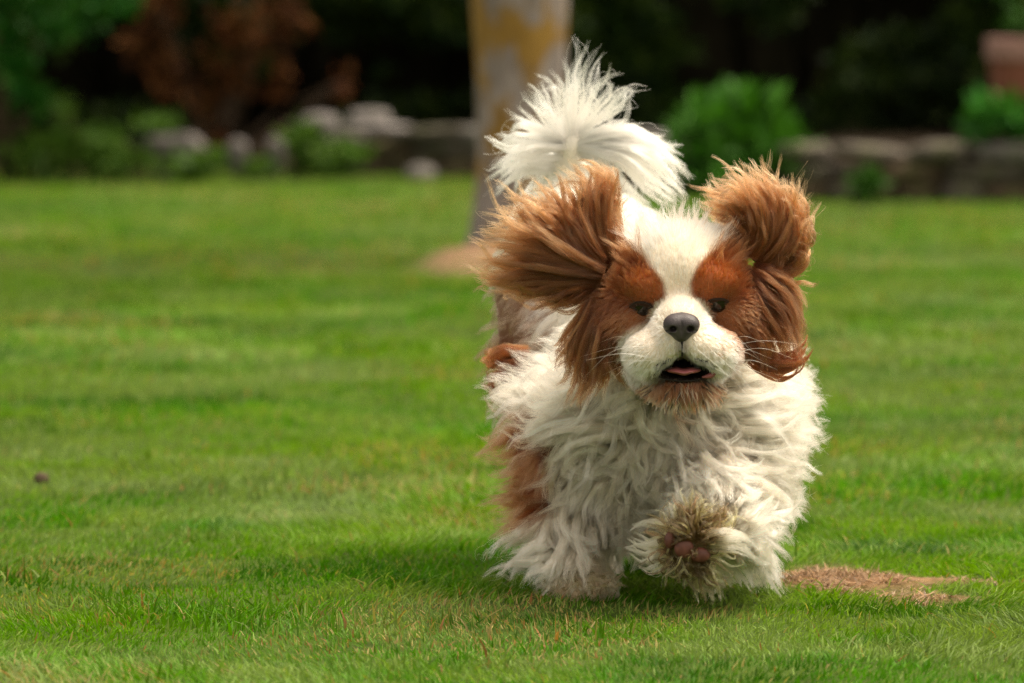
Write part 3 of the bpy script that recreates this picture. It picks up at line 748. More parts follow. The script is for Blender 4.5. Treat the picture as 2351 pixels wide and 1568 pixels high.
def fluff(L, per, rroot, rtip, frizz, lenvar=.25, spread=None, tpow=1.2, fly=.06):
    """children strands around lock lines: (N*per, n, 3), parent index, length scale"""
    N, n, _ = L.shape; per = np.broadcast_to(per, (N,)).astype(int); idx = np.repeat(np.arange(N), per); M = len(idx)
    T0 = unit(L[:, 1] - L[:, 0])[idx]
    r = HR.normal(0, 1, (M, 3)); r = r - T0 * (r * T0).sum(1, keepdims=True); rad = np.sqrt(HR.random((M, 1))); r = unit(r) * rad
    t = np.linspace(0, 1, n)[None, :, None]
    rr = np.asarray(rroot).reshape(-1, 1)[idx] if np.ndim(rroot) else rroot
    rt = np.asarray(rtip).reshape(-1, 1)[idx] if np.ndim(rtip) else rtip
    off = r[:, None] * (np.reshape(rr, (-1, 1, 1)) * (1 - t) ** tpow + np.reshape(rt, (-1, 1, 1)) * t)
    sc = 1 - lenvar * HR.random((M, 1, 1)) ** 1.5                                 # shorter strands: re-time along the lock
    tt = (t * sc)[:, :, 0] * (n - 1); i = np.minimum(tt.astype(int), n - 2); f = (tt - i)[..., None]
    base = L[idx]; a = np.take_along_axis(base, i[..., None].repeat(3, 2), 1); b = np.take_along_axis(base, (i + 1)[..., None].repeat(3, 2), 1)
    P = a + (b - a) * f + off
    fz = np.where(HR.random((M, 1, 1)) < fly, 5., 1.) * frizz
    ph = HR.uniform(0, 6.28, (M, 1, 3)); fr = HR.uniform(.5, 2.2, (M, 1, 3)); P = P + fz * t * (np.sin(6.28 * fr * t + ph) - np.sin(ph))
    return P, idx
def taper(n, r0, tip=.25): t = np.linspace(0, 1, n); return r0 * (1 - (1 - tip) * t ** 1.5)
def hairs(name, P, col, r0, parent=None, tip=.25, label=None):
    o = curves_obj(name, P, taper(P.shape[1], r0, tip), col, hair_mat, parent, local=DOG0 if True else 0)
    tag(o, label, kind='stuff'); return o
def jitter(c, s=.16, warm=.05):
    n = len(c); return np.clip(c * np.exp(HR.normal(0, s, (n, 1))) * np.exp(HR.normal(0, warm, (n, 1)) * np.array([[-.5, .3, 1.]])), 0, .96)
def along(c, mul_root, mul_tip, n, p=1.):
    t = np.linspace(0, 1, n)[None, :, None] ** p; return np.clip(c[:, None, :] * (np.asarray(mul_root) * (1 - t) + np.asarray(mul_tip) * t), 0, .96)

# roots on the body mesh
Q = V1[F1]; c4 = Q.mean(1); n4 = np.cross(Q[:, 2] - Q[:, 0], Q[:, 3] - Q[:, 1]); ar = np.linalg.norm(n4, axis=1) / 2; n4 = unit(n4)
fx, fy = proj(c4); hdF = is_head(c4)
def pick(n, wgt):
    pw = ar * wgt; pw = pw / pw.sum(); k = HR.choice(len(c4), n, p=pw); u, v = HR.random((n, 1)), HR.random((n, 1)); q = Q[k]
    return (q[:, 0] * (1 - u) * (1 - v) + q[:, 1] * u * (1 - v) + q[:, 2] * u * v + q[:, 3] * (1 - u) * v), n4[k]
def swirl(p, amp, sc=26, seed=201):
    return (np.stack([fbm(p * sc + 5.1, seed + i, 2) for i in range(3)], 1) - .5) * 2.4 * amp
def field(p, ctrl, s=.030):
    """blend control rows (x,y,Y, dx,dy,out, length mm, wave mm, waves, hook) by nearness to p"""
    cpnt = np.array([W(*c[:3]) for c in ctrl]); dat = np.array([[c[3], c[5] if False else 0, -c[4]] + list(c[5:]) for c in ctrl], float)
    d2 = ((p[:, None] - cpnt[None]) ** 2 * np.array([1, .5, 1])).sum(-1); wg = np.exp(-d2 / (2 * s * s)) + 1e-5 / (d2 + 1e-4); wg /= wg.sum(1, keepdims=True)
    return wg @ dat                                   # flow xyz, out, len, wave, freq, hook
def depenetrate(L, clear=.002, it=3, fn=body_fn):
    N, n, _ = L.shape; t = np.linspace(0, 1, n)[None, :]; tgt = clear * np.minimum(1, t * 4)
    for _ in range(it):
        d = fn(L); bad = d < tgt
        if not bad.any(): break
        q = L[bad]; L[bad] = q + grad(fn, q) * (tgt + 0 * d)[bad][:, None] - grad(fn, q) * d[bad][:, None]
    return L
def grow(root, nrm, fl, n=12, bend=.35):
    """lock lines leaving the skin along the normal and bending into the flow"""
    flow = unit(fl[:, :3]); out = fl[:, 3:4]; ln = fl[:, 4:5] * mm; t = np.linspace(0, 1, n)
    L = np.zeros((len(root), n, 3)); L[:, 0] = root
    for k in range(1, n):
        wn = np.exp(-t[k] / bend)
        d = unit(flow + nrm * (out + wn * .9)); L[:, k] = L[:, k - 1] + d * ln / (n - 1)
    return L

# ---------------------------------------------------------------- long coat of the body
#      x     y     Y     dx   dy   out  len wave freq hook
CT = [(1230, 940, 5.75, -1, -.12, .25, 48, 5, 1.0, .6), (1290, 980, 5.70, -1, .15, .3, 58, 6, 1.2, .7), (1290, 1060, 5.70, -.8, .6, .3, 62, 7, 1.2, .7),
      (1330, 1150, 5.70, -.85, .6, .35, 80, 6, 1.0, .6), (1400, 1180, 5.72, -.25, 1, .25, 45, 5, .9, .4), (1480, 1200, 5.75, -.2, 1, .2, 32, 5, .9, .5),
      (1400, 930, 5.68, -.9, .35, .45, 70, 8, 1.1, .8), (1470, 1000, 5.66, -.4, .9, .5, 62, 9, 1.3, 1.), (1540, 950, 5.65, .15, 1, .5, 60, 9, 1.3, 1.),
      (1540, 1060, 5.66, .1, 1, .5, 58, 10, 1.3, 1.1), (1620, 960, 5.65, .6, .8, .5, 62, 8, 1.2, 1.), (1640, 1060, 5.66, .8, .5, .45, 65, 9, 1.2, .9),
      (1720, 940, 5.68, 1, .15, .35, 70, 7, 1.1, .7), (1720, 1030, 5.68, 1, .30, .35, 72, 8, 1.1, .8), (1800, 900, 5.74, 1, -.10, .25, 38, 5, 1.0, .6),
      (1790, 1000, 5.74, 1, .35, .25, 40, 6, 1.0, .7), (1770, 1090, 5.74, .6, .9, .2, 36, 6, 1., .7), (1700, 1120, 5.70, .75, .7, .25, 45, 5, .8, .5),
      (1700, 1190, 5.68, .9, .3, .25, 28, 4, .8, .5), (1730, 1230, 5.74, .9, .1, .3, 34, 4, .9, .5), (1720, 1270, 5.74, .5, .9, .3, 32, 4, .8, .5),
      (1640, 1150, 5.60, .1, 1, .15, 16, 0, 1, .1), (1850, 850, 5.80, 1, -.1, .25, 32, 5, 1, .6), (1560, 1150, 5.74, -.1, 1, .25, 40, 4, .9, .5), (1640, 1180, 5.95, .2, 1, .2, 25, 2, .8, .2), (1630, 1330, 5.83, .1, 1, .1, 12, 0, 1, .1),
      (1220, 1050, 5.78, -.8, .45, .35, 40, 2, .8, .3), (1220, 1140, 5.78, -1, .25, .45, 38, 2, .7, .2), (1240, 1220, 5.76, -.95, .45, .45, 50, 2, .7, .2),
      (1290, 1290, 5.72, -.5, .9, .30, 35, 2, .7, .2), (1360, 1260, 5.70, .15, 1, .15, 35, 2, .7, .2), (1330, 1345, 5.68, .1, .8, .1, 7, 1.5, .7, .6), (1390, 1345, 5.70, .8, .5, .1, 8, 1.5, .7, .6), (1290, 1345, 5.69, -.6, .6, .1, 8, 1.5, .7, .6),
      (1160, 760, 5.95, -.2, 1, .20, 35, 2, .8, .3), (1160, 880, 5.95, -.5, 1, .25, 40, 3, .9, .4), (1230, 800, 5.85, -.3, 1, .3, 60, 4, .9, .5), (1240, 880, 5.80, -.8, .6, .3, 65, 6, 1., .6),
      (1280, 520, 6.12, 0, .6, .05, 22, 1, .8, .2), (1450, 560, 5.95, 0, .4, .05, 18, 1, .8, .2), (1560, 560, 5.80, 0, .4, .05, 18, 1, .8, .2), (1270, 450, 6.15, .2, -1, .05, 18, 0, .8, .2),
      (1310, 350, 6.12, .1, -1, .1, 20, 1, .8, .2), (1330, 700, 6.2, 0, 1, .1, 30, 2, .8, .2), (1300, 1100, 6.02, -.2, 1, .2, 30, 2, .8, .2), (1375, 1250, 6.0, .1, 1, .1, 14, 1, .8, .2)]
wt = np.where(hdF, 0., 1.) * np.where((c4[:, 1] > 6.0) & (fy > 520), .35, 1.) * np.where(fy > 1340, 1.6, 1.) * np.where(n4[:, 1] > .55, .5, 1.)
pawz = (np.abs(fx - 1600) < 75) & (np.abs(fy - 1245) < 75) & (c4[:, 1] < 5.56); wt[pawz] = 0
wt *= np.where(c4[:, 1] > 5.9, .6, 1.) * np.where((np.abs(fx - 1650) < 70) & (np.abs(fy - 1160) < 60) & (c4[:, 1] < 5.7), 2.5, 1)
root, nrm = pick(3200, wt); fl = field(root, CT); fl[:, :3] = unit(fl[:, :3]) + HR.normal(0, .07, (len(root), 3)) + swirl(root, .75); fl[:, 4] *= HR.uniform(.8, 1.2, len(root))
fl[:, 1] += np.where(root[:, 1] > 5.82, .6, 0)        # behind the shoulders the coat streams backwards
L = grow(root, nrm, fl, 13); L = style(L, fl[:, 5] * mm * 1.5, fl[:, 6] * 1.05, fl[:, 7] * .75); L = depenetrate(L, .004)
ln = fl[:, 4]; per = np.where(ln < 24, 18, np.where(ln < 45, 26, 38))
P, idx = fluff(L, per, np.clip(.0045 + .00009 * ln, .0035, .0105), np.clip(.000028 * ln, .0006, .0019), .0009, .5, tpow=.85)
rootc = coat(P[:, 0], 4)
col = jitter(rootc * .55 + rootc[HR.permutation(1)[0] * 0 + np.arange(len(rootc))] * .45, .10)
P[..., 2] = np.maximum(P[..., 2], .003)
lp = proj(P[:, -1]); dirty = 1.6 * sm(1330, 1362, lp[1]) * (P[:, 0, 1] < 5.78)
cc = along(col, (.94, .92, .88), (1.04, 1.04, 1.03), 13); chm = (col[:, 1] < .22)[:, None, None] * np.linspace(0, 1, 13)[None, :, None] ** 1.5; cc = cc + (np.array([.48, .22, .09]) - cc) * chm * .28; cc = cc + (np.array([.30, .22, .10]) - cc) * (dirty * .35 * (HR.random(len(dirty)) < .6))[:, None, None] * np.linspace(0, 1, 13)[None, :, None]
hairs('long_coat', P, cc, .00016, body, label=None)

# long loose wavy locks lying over the chest
wh = wt * (fy > 850) * (fy < 1190) * (fx > 1370) * (fx < 1760) * (c4[:, 1] < 5.84)
root, nrm = pick(200, wh); fl = field(root, CT); fl[:, 4] *= HR.uniform(1.0, 1.6, len(root)) * np.where(proj(root)[0] > 1660, .62, 1) * np.where(proj(root)[0] < 1380, .72, 1); fl[:, :3] = unit(fl[:, :3]) + HR.normal(0, .12, (len(root), 3)) + swirl(root, .9); fl[:, 3] += .25
L = grow(root, nrm, fl, 18, .25); L = style(L, HR.uniform(.009, .016, len(L)), HR.uniform(.9, 1.3, len(L)), 1.); L = depenetrate(L, .016)
P, idx = fluff(L, 48, .0050, .0012, .0012, .5, tpow=.75)
c_ = coat(P[:, 0], 4); c_ = np.where((c_[:, 1:2] > .3), np.array([.80, .73, .60]), c_)
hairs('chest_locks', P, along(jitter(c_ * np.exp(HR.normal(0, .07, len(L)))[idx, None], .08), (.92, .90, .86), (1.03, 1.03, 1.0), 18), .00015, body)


HAND = [[(1150,90),(1000,110),(880,190),(810,270)],[(1190,150),(1080,220),(950,240),(830,262)],[(900,60),(700,130),(520,200),(370,210)],[(850,130),(650,230),(480,260),(370,220)],
 [(900,250),(700,290),(500,330),(300,310)],[(1000,300),(800,310),(600,330),(430,400),(320,340)],[(1050,350),(850,360),(650,400),(500,570)],[(1000,420),(850,400),(700,430),(600,560),(580,680)],
 [(950,460),(800,420),(680,480),(640,600)],[(900,480),(780,480),(690,560),(850,610),(980,560),(1000,470)],[(1020,420),(1000,520),(930,590),(850,600)],[(1150,210),(1140,280),(1190,370),(1270,400)],
 [(1180,200),(1180,300),(1260,380),(1390,400)],[(1250,190),(1230,290),(1290,350),(1310,400)],[(1380,180),(1330,280),(1350,380),(1280,440)],[(1440,210),(1390,320),(1450,400),(1540,400)],
 [(1490,210),(1520,300),(1580,350),(1690,350)],[(1460,180),(1450,300),(1490,370),(1620,360)],[(1500,190),(1650,180),(1740,260),(1700,330)],[(1550,180),(1750,150),(1950,130),(2150,100)],
 [(1600,250),(1800,220),(2000,190),(2200,180)],[(1700,330),(1850,330),(2050,330),(2200,290)],[(1600,400),(1750,420),(1950,430),(2130,380)],[(1500,450),(1620,480),(1700,560),(1860,610),(1950,590)],
 [(1450,450),(1520,560),(1650,640),(1850,660),(1910,640)],[(1400,420),(1380,520),(1450,620),(1600,680)],[(1300,430),(1260,520),(1270,620),(1370,690)],[(1200,430),(1150,520),(1150,620),(1220,660),(1290,620)],
 [(1100,450),(1060,560),(1100,650),(1200,690),(1300,650)],[(1080,500),(1040,620),(1080,740),(1180,790)],[(980,600),(940,700),(900,800),(880,900)],[(900,620),(840,720),(790,840),(800,960)],
 [(820,620),(760,720),(650,830),(530,890)],[(760,640),(690,740),(590,800),(540,800)],[(1000,640),(980,740),(960,850),(1000,930)],[(920,750),(860,900),(880,1030)],[(1050,800),(1000,900),(990,1050),(980,1170)],
 [(1150,860),(1050,1000),(1010,1090),(970,1190)],[(1800,500),(1950,560),(2050,560),(2130,540)],[(1850,600),(1950,640),(2020,720),(2090,680)],[(1750,680),(1900,720),(2000,800),(2040,860),(2000,950)],
 [(1700,700),(1800,760),(1880,720)],[(1720,960),(1800,880),(1900,830),(1950,800)],[(1730,980),(1850,960),(1960,930),(2010,900)],[(1740,1050),(1850,1060),(1920,1120),(1950,1200)],
 [(1720,1110),(1820,1160),(1880,1230),(1870,1310)],[(1650,60),(1850,40),(1990,50),(2110,90)],[(1700,-20),(1850,-30),(1990,-35),(2100,-50)],[(600,300),(500,320),(420,380),(430,470)],
 [(750,200),(600,180),(450,150),(340,60)],[(500,930),(400,1010),(300,1060),(240,1150)],[(520,1000),(420,1100),(330,1200),(240,1260)],[(560,1100),(480,1150),(380,1160),(250,1190)],
 [(620,520),(560,640),(560,760),(590,830)],[(1250,560),(1230,680),(1300,760),(1400,740)],[(1350,480),(1330,590),(1390,690),(1500,700)],[(1600,520),(1680,640),(1800,700),(1900,690)],
 [(620,850),(600,950),(640,1060),(700,1150)],[(720,880),(700,1000),(740,1120),(800,1230)],[(820,930),(850,1050),(880,1180)],[(560,960),(520,1050),(430,1130),(330,1180)],[(640,1100),(560,1190),(470,1250),(440,1300)],[(760,1080),(720,1190),(740,1290)],[(680,950),(640,1080),(600,1200),(560,1290)],[(1540,640),(1560,720),(1600,800)],[(1640,680),(1640,760),(1660,840)],[(1560,1000),(1700,1000),(1800,1060),(1850,1100)]]
def on_coat(q, out):
    """points where sight lines through picture positions q (n,2) reach the body grown by out"""
    d = np.stack([W(x, y, 6.) for x, y in q]) - np.array([0, 0, CAM_H]); d = unit(d); p = np.stack([W(x, y, 5.45) for x, y in q]); best = p.copy(); bd = np.full(len(p), 9.)
    for _ in range(70):
        s_ = torso_fn(p) - out; b_ = s_ < bd; best[b_] = p[b_]; bd = np.minimum(bd, s_); p = p + d * np.clip(s_, -.001, .02)[:, None] * .8; p[:, 1] = np.minimum(p[:, 1], 5.9)
    return best
torso_fn = lambda q_: sdf_all(q_, PR)
hp, hn = [], []
for g in HAND:
    gg = cr(np.array([[a, b, 0.] for a, b in g]), 18)[:, :2] * .3662 + [1062, 861]
    hp.append(gg)
q = np.concatenate(hp); base0 = on_coat(q, .006); outp = on_coat(q, .024)
t = np.tile(np.linspace(0, 1, 18), len(HAND))[:, None]; wgt = np.clip(t * 5, 0, 1); G0 = (base0 * (1 - wgt) + outp * wgt).reshape(len(HAND), 18, 3)
G0[:, :, 1] = np.minimum(G0[:, :, 1], G0[:, :1, 1] + .03 + .0 * G0[:, :, 1])
rep = 7; Lh = np.repeat(G0, rep, 0); Nh = len(Lh); tt = np.linspace(0, 1, 18)[None, :, None]
Lh = Lh + HR.normal(0, .0052, (Nh, 1, 3)) + HR.normal(0, .0040, (Nh, 1, 3)) * tt + np.array([0, .006, 0]) * HR.uniform(-1.2, 1, (Nh, 1, 1))
sc = HR.uniform(.75, 1.08, (Nh, 1)); ti = np.linspace(0, 1, 18)[None] * sc * 17; i = np.clip(ti.astype(int), 0, 16); f = (ti - i)[..., None]
A = np.take_along_axis(Lh, i[..., None].repeat(3, 2), 1); Bn = np.take_along_axis(Lh, (i + 1)[..., None].repeat(3, 2), 1); Lh = A + (Bn - A) * f
Lh = style(Lh, .0030, .9, .45, .7)
P, idx = fluff(Lh, 48, .0047, .0011, .0011, .5, tpow=.8, fly=.10)
cb = np.tile([.93, .80, .65], (len(P), 1)) * np.exp(HR.normal(0, .08, Nh))[idx, None]
hairs('chest_curls', P, along(jitter(cb, .10), (.84, .77, .65), (1.05, 1.05, 1.03), 18), .00015, body)
# muddy curls over the toes of the planted foot
Ls = []
for k in range(90):
    x0 = HR.uniform(1250, 1415); y0 = HR.uniform(1322, 1358); a = HR.uniform(-.4, 1.9) if x0 > 1335 else HR.uniform(1.2, 3.4); l_ = HR.uniform(14, 40)
    s = on_coat(np.array([[x0, y0]]), .002)[0]; e = s + np.array([math.cos(a), -.25, -math.sin(a) * .6]) * l_ * .00044; e[2] = max(e[2], .006); Ls.append(cr([s, (s + e) / 2 + [0, -.006, .004], e], 12))
L = style(np.array(Ls), .002, 1., 1.2, .6); P, idx = fluff(L, 18, .0026, .0006, .0005, .4); P[..., 2] = np.maximum(P[..., 2], .003)
cf = np.array([[.66, .58, .42], [.50, .40, .22], [.26, .19, .08], [.60, .46, .30]])[HR.integers(0, 4, len(L))][idx]
hairs('foot_curls', P, jitter(cf, .15), .00016, body)

# short undercoat so no skin shows
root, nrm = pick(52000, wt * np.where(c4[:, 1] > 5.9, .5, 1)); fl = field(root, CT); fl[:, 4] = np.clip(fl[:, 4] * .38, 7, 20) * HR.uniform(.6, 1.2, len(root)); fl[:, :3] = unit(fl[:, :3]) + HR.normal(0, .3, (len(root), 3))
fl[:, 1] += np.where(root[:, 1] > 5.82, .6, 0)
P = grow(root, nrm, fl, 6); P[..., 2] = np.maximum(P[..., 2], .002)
uc = coat(root, 4); uc = uc * np.where((root[:, 1] < 5.9)[:, None] & ((proj(root)[1] > 840) & ~((proj(root)[0] > 1570) & (proj(root)[1] > 1080)))[:, None], [[.74, .60, .44]], 1.); hairs('undercoat', P, jitter(uc, .12), .00022, body)  # stained tan undercoat on chest and legs, also colouring in shade between locks

# ---------------------------------------------------------------- face
FT = [(1560, 540, 5.56, 0, -1, .25, 14, 0, 1, 0), (1500, 540, 5.56, -.5, -.8, .3, 20, 1, 1, 0), (1620, 540, 5.56, .5, -.8, .3, 20, 1, 1, 0), (1560, 620, 5.53, 0, -1, .2, 8, 0, 1, 0),
      (1560, 690, 5.50, 0, -1, .15, 5, 0, 1, 0), (1490, 650, 5.51, -.3, -1, .15, 6.5, 0, 1, 0), (1640, 645, 5.51, .3, -1, .15, 6.5, 0, 1, 0), (1440, 600, 5.56, -1, -.5, .2, 16, 1, 1, 0), (1690, 600, 5.56, 1, -.5, .2, 16, 1, 1, 0),
      (1400, 650, 5.57, -1, -.1, .2, 16, 1, 1, 0), (1725, 650, 5.57, 1, -.1, .2, 16, 1, 1, 0), (1430, 740, 5.54, -.7, .7, .2, 10, 0, 1, 0), (1690, 740, 5.54, .7, .7, .2, 10, 0, 1, 0),
      (1400, 800, 5.56, -.6, 1, .2, 15, 1, 1, .3), (1730, 800, 5.56, .6, 1, .2, 15, 1, 1, .3), (1500, 760, 5.48, -.8, .4, .15, 6, 0, 1, 0), (1620, 755, 5.48, .8, .4, .15, 6, 0, 1, 0),
      (1470, 830, 5.48, -.7, .7, .2, 7, 0, 1, 0), (1660, 825, 5.48, .7, .7, .2, 7, 0, 1, 0), (1540, 820, 5.46, -.3, 1, .12, 5, 0, 1, 0), (1592, 820, 5.46, .3, 1, .12, 5, 0, 1, 0),
      (1520, 895, 5.50, -.35, 1, .3, 14, 0, 1, 0), (1620, 890, 5.50, .35, 1, .3, 14, 0, 1, 0), (1570, 905, 5.49, 0, 1, .35, 15, 0, 1, 0), (1570, 882, 5.48, 0, 1, .3, 7, 0, 1, 0), (1560, 560, 5.62, 0, -.3, .2, 15, 0, 1, 0),
      (1565, 726, 5.46, 0, -1, .15, 4, 0, 1, 0), (1565, 700, 5.48, 0, -1, .15, 4, 0, 1, 0)]
noh = np.maximum.reduce([el(fx, fy, 1472, 706, 23, 7.5, .12), el(fx, fy, 1650, 694, 21, 5, .12), el(fx, fy, 1565, 750, 40, 32, .12) * (c4[:, 1] < 5.47), el(fx, fy, 1573, 851, 60, 17, .1), el(fx, fy, 1567, 834, 28, 16, .1)])
wf = hdF * (1 - noh) * np.where(n4[:, 1] > .5, .25, 1.) * np.where(fy > 930, 0, 1) * np.where(fy > 868, 2.2, 1)
root, nrm = pick(20000, wf); fl = field(root, FT, .013); cl = fbm(root * 90, 5, 2); fl[:, 4] *= HR.uniform(.7, 1.15, len(root)) * .85
fl[:, :3] = unit(fl[:, :3]) + HR.normal(0, .12, (len(root), 3)) + (np.stack([fbm(root * 120, s_, 2) for s_ in (1, 2, 3)], 1) - .5) * .35
fl[:, 3] *= .55; P, idx = fluff(grow(root, nrm, fl, 7, .14), 7, .0013, .0010, .0001, .35, tpow=.8, fly=.02)
lkv = np.exp(HR.normal(0, .07, len(root)))[idx, None]; fc0 = coat(P[:, 0], 2); fc0 = np.where(fc0[:, 1:2] > .5, np.array([.84, .79, .69]), fc0); fc = jitter(fc0 * lkv, .09); hairs('face_fur', P, along(fc, (.9, .88, .86), (1.05, 1.06, 1.08), 7), .00016, body)
# rough chin hair
wcn = hdF * (np.abs(fx - 1568) < 95) * (fy > 872) * (fy < 935) * (c4[:, 1] < 5.53)
root, nrm = pick(260, wcn + 1e-9); fl = np.tile([0, -.25, -1, .40, 15, .6, .8, .2], (len(root), 1)); fl[:, 0] = (proj(root)[0] - 1568) / 110; fl[:, 4] *= HR.uniform(.6, 1.4, len(root)); fl[:, :3] += HR.normal(0, .2, (len(root), 3))
L = style(grow(root, nrm, fl, 8, .3), .0008, .8, .3); P, idx = fluff(L, 14, .0016, .0003, .0003, .3)
q = HR.random(len(L))[idx, None]; hairs('chin_hair', P, jitter(np.where(q < .22, [[.03, .02, .015]], np.where(q < .65, [[.24, .075, .025]], [[.50, .34, .22]])), .15), .00016, body)
# wispy longer hair over the crown and cheeks
wc = hdF * (np.maximum.reduce([el(fx, fy, 1430, 560, 60, 50, .4), el(fx, fy, 1690, 560, 60, 50, .4), el(fx, fy, 1560, 520, 120, 20, .4) * .5])) + 1e-7
root, nrm = pick(230, wc * (n4[:, 1] < .6)); fl = field(root, FT, .02); fl[:, 4] = HR.uniform(18, 42, len(root)); fl[:, :3] = unit(fl[:, :3]) + HR.normal(0, .25, (len(root), 3)) + [0, .3, 0]
L = style(grow(root, nrm, fl, 11, .3), .002, .8, .35); P, idx = fluff(L, 16, .004, .0015, .0008, .4)
cw = coat(P[:, 0], 8); hairs('crown_wisps', P, jitter(cw, .10), .00013, body)

# eyes, nose, mouth
m = NM('eye_mat'); eye_mat = m.pbr((.010, .005, .003), .05, .5)
m = NM('eyelid_mat'); lid_mat = m.pbr((.022, .012, .008), .5, .3)
m = NM('nose_mat'); vz = m.n('TexVoronoi'); tcn = m.n('TexCoord'); m.l(tcn.outputs['Object'], vz.inputs['Vector']); vz.inputs['Scale'].default_value = 900
nose_mat = m.pbr(m.ramp(m.noise(120, 3), [(.3, (.032, .024, .025)), (.7, (.065, .050, .052))]), .42, .45, bump=vz.outputs['Distance'], bstr=.5, bdist=.0006)
m = NM('tongue_mat'); tongue_mat = m.pbr((.33, .095, .10), .35, .5, bump=m.noise(500, 2), bstr=.3, bdist=.0005, Subsurface_Weight=.2, Subsurface_Radius=(.004, .002, .001))
m = NM('lip_mat'); lip_mat = m.pbr((.016, .010, .010), .55, .35)
def sphere_at(name, c, r, mat, parent=None, rot=None, geo=ICO):
    v = geo[0] * np.array(r)
    if rot is not None: v = v @ rot.T
    return mesh_obj(name, v + c, geo[1], mat, parent, local=DOG0)
def tube_line(pts, r, sides=8, n=24):
    L = cr(pts, n); T = unit(np.gradient(L, axis=0)); a = unit(np.cross(T, [0, 1, .1])); b = np.cross(T, a); r = np.interp(np.linspace(0, 1, n), np.linspace(0, 1, len(r)), r)
    th = np.arange(sides) / sides * 2 * np.pi
    V = L[:, None] + (a[:, None] * np.cos(th)[None, :, None] + b[:, None] * np.sin(th)[None, :, None]) * r[:, None, None]
    Fq = [(i * sides + k, i * sides + (k + 1) % sides, (i + 1) * sides + (k + 1) % sides, (i + 1) * sides + k) for i in range(n - 1) for k in range(sides)]
    return V.reshape(-1, 3), Fq + [tuple(range(sides))[::-1], tuple((n - 1) * sides + k for k in range(sides))]
def on_skin(x, y, Y0=5.40, out=0.):
    """first point of the body surface behind a picture position"""
    d = W(x, y, 6.) - np.array([0, 0, CAM_H]); d /= np.linalg.norm(d); p = W(x, y, Y0); fn = lambda q: sdf_all(q, HEAD)
    for _ in range(60): p = p + d * max(float(fn(p[None])[0]) - out, -.002) * .8
    return p
for (ex, ey, hw_, hh_, sk) in [(1472, 703, 27, 8, 1), (1650, 692, 24, 5, -1)]:
    pc_ = on_skin(ex, ey); c = pc_ + np.array([0, .0114 if sk > 0 else .0118, 0])
    ey_o = sphere_at('eye', c, (.0120, .0120, .0120), eye_mat, dog)
    s0 = lambda x, y, o=.0004: on_skin(x, y, out=o)
    up = [s0(ex - hw_, ey + 2 * sk), s0(ex - hw_ * .5, ey - hh_), s0(ex, ey - hh_ * 1.15), s0(ex + hw_ * .5, ey - hh_ * .9), s0(ex + hw_, ey + 2)]
    lo = [s0(ex - hw_, ey + 2 * sk), s0(ex - hw_ * .5, ey + hh_ * .8), s0(ex, ey + hh_), s0(ex + hw_ * .5, ey + hh_ * .8), s0(ex + hw_, ey + 2)]
    v1, f1 = tube_line(up, [.0005, .0009, .0010, .0009, .0005]); mesh_obj('eyelid', v1, f1, lid_mat, dog, local=DOG0)
    v1, f1 = tube_line(lo, [.0004, .0006, .0007, .0006, .0004]); mesh_obj('eyelid', v1, f1, lid_mat, dog, local=DOG0)
# nose: sculpted as a small solid with two nostrils and a groove
NX = W(1565, 750, 5.445)
NP = [(E_(NX + [0, .010, .0015], (.0162, .014, .0118)), .004), (E_(NX + [-.0085, .006, .0015], (.0085, .0095, .0085)), .005), (E_(NX + [.0085, .006, .0015], (.0085, .0095, .0085)), .005),
      (E_(NX + [0, .007, -.0075], (.0078, .009, .0080)), .005)]
NS_ = [(E_(NX + [-.0082, -.001, -.0020], (.0034, .0066, .0029)), .0015), (E_(NX + [.0082, -.001, -.0020], (.0034, .0066, .0029)), .0015),
       (C_(NX + [-.0110, .000, -.0035], NX + [-.0150, .004, -.0040], .0012, .0010), .001), (C_(NX + [.0110, .000, -.0035], NX + [.0150, .004, -.0040], .0012, .0010), .001),
       (C_(NX + [0, -.0045, .008], NX + [0, -.0030, -.017], .0009, .0012), .0010)]
nf = lambda p: sdf_all(p, NP, NS_)
nv_, nq_ = surface_nets(nf, NX - [.020, .012, .020], NX + [.020, .028, .017], .0007)
mesh_obj('nose', nv_, nq_, nose_mat, dog, local=DOG0)
tg = W(1569, 850, 5.480); tv = ICO[0] * np.array([.0170, .024, .0034]); tv[:, 2] += -.0018 * np.exp(-(tv[:, 0] / .004) ** 2) - 4.5 * tv[:, 0] ** 2 * 0
mesh_obj('tongue', tv + tg, ICO[1], tongue_mat, dog, local=DOG0)
for pts, r in [([(1500, 860, 5.482), (1530, 870, 5.478), (1570, 875, 5.474), (1612, 870, 5.478), (1645, 858, 5.484)], [.0005, .0008, .0009, .0008, .0005])]:
    v1, f1 = tube_line([W(*q) for q in pts], r); mesh_obj('lip', v1, f1, lip_mat, dog, local=DOG0)
v1, f1 = tube_line([W(1612, 866, 5.474), W(1632, 862, 5.474), W(1645, 852, 5.480)], [.001, .0028, .0015]); mesh_obj('mouth_fold', v1, f1, tongue_mat, dog, local=DOG0)
v1, f1 = tube_line([on_skin(1566, 784, out=.0002), on_skin(1566, 800, out=.0004), on_skin(1567, 818, out=.0003)], [.0012, .0008, .0012]); mesh_obj('lip', v1, f1, lip_mat, dog, local=DOG0)
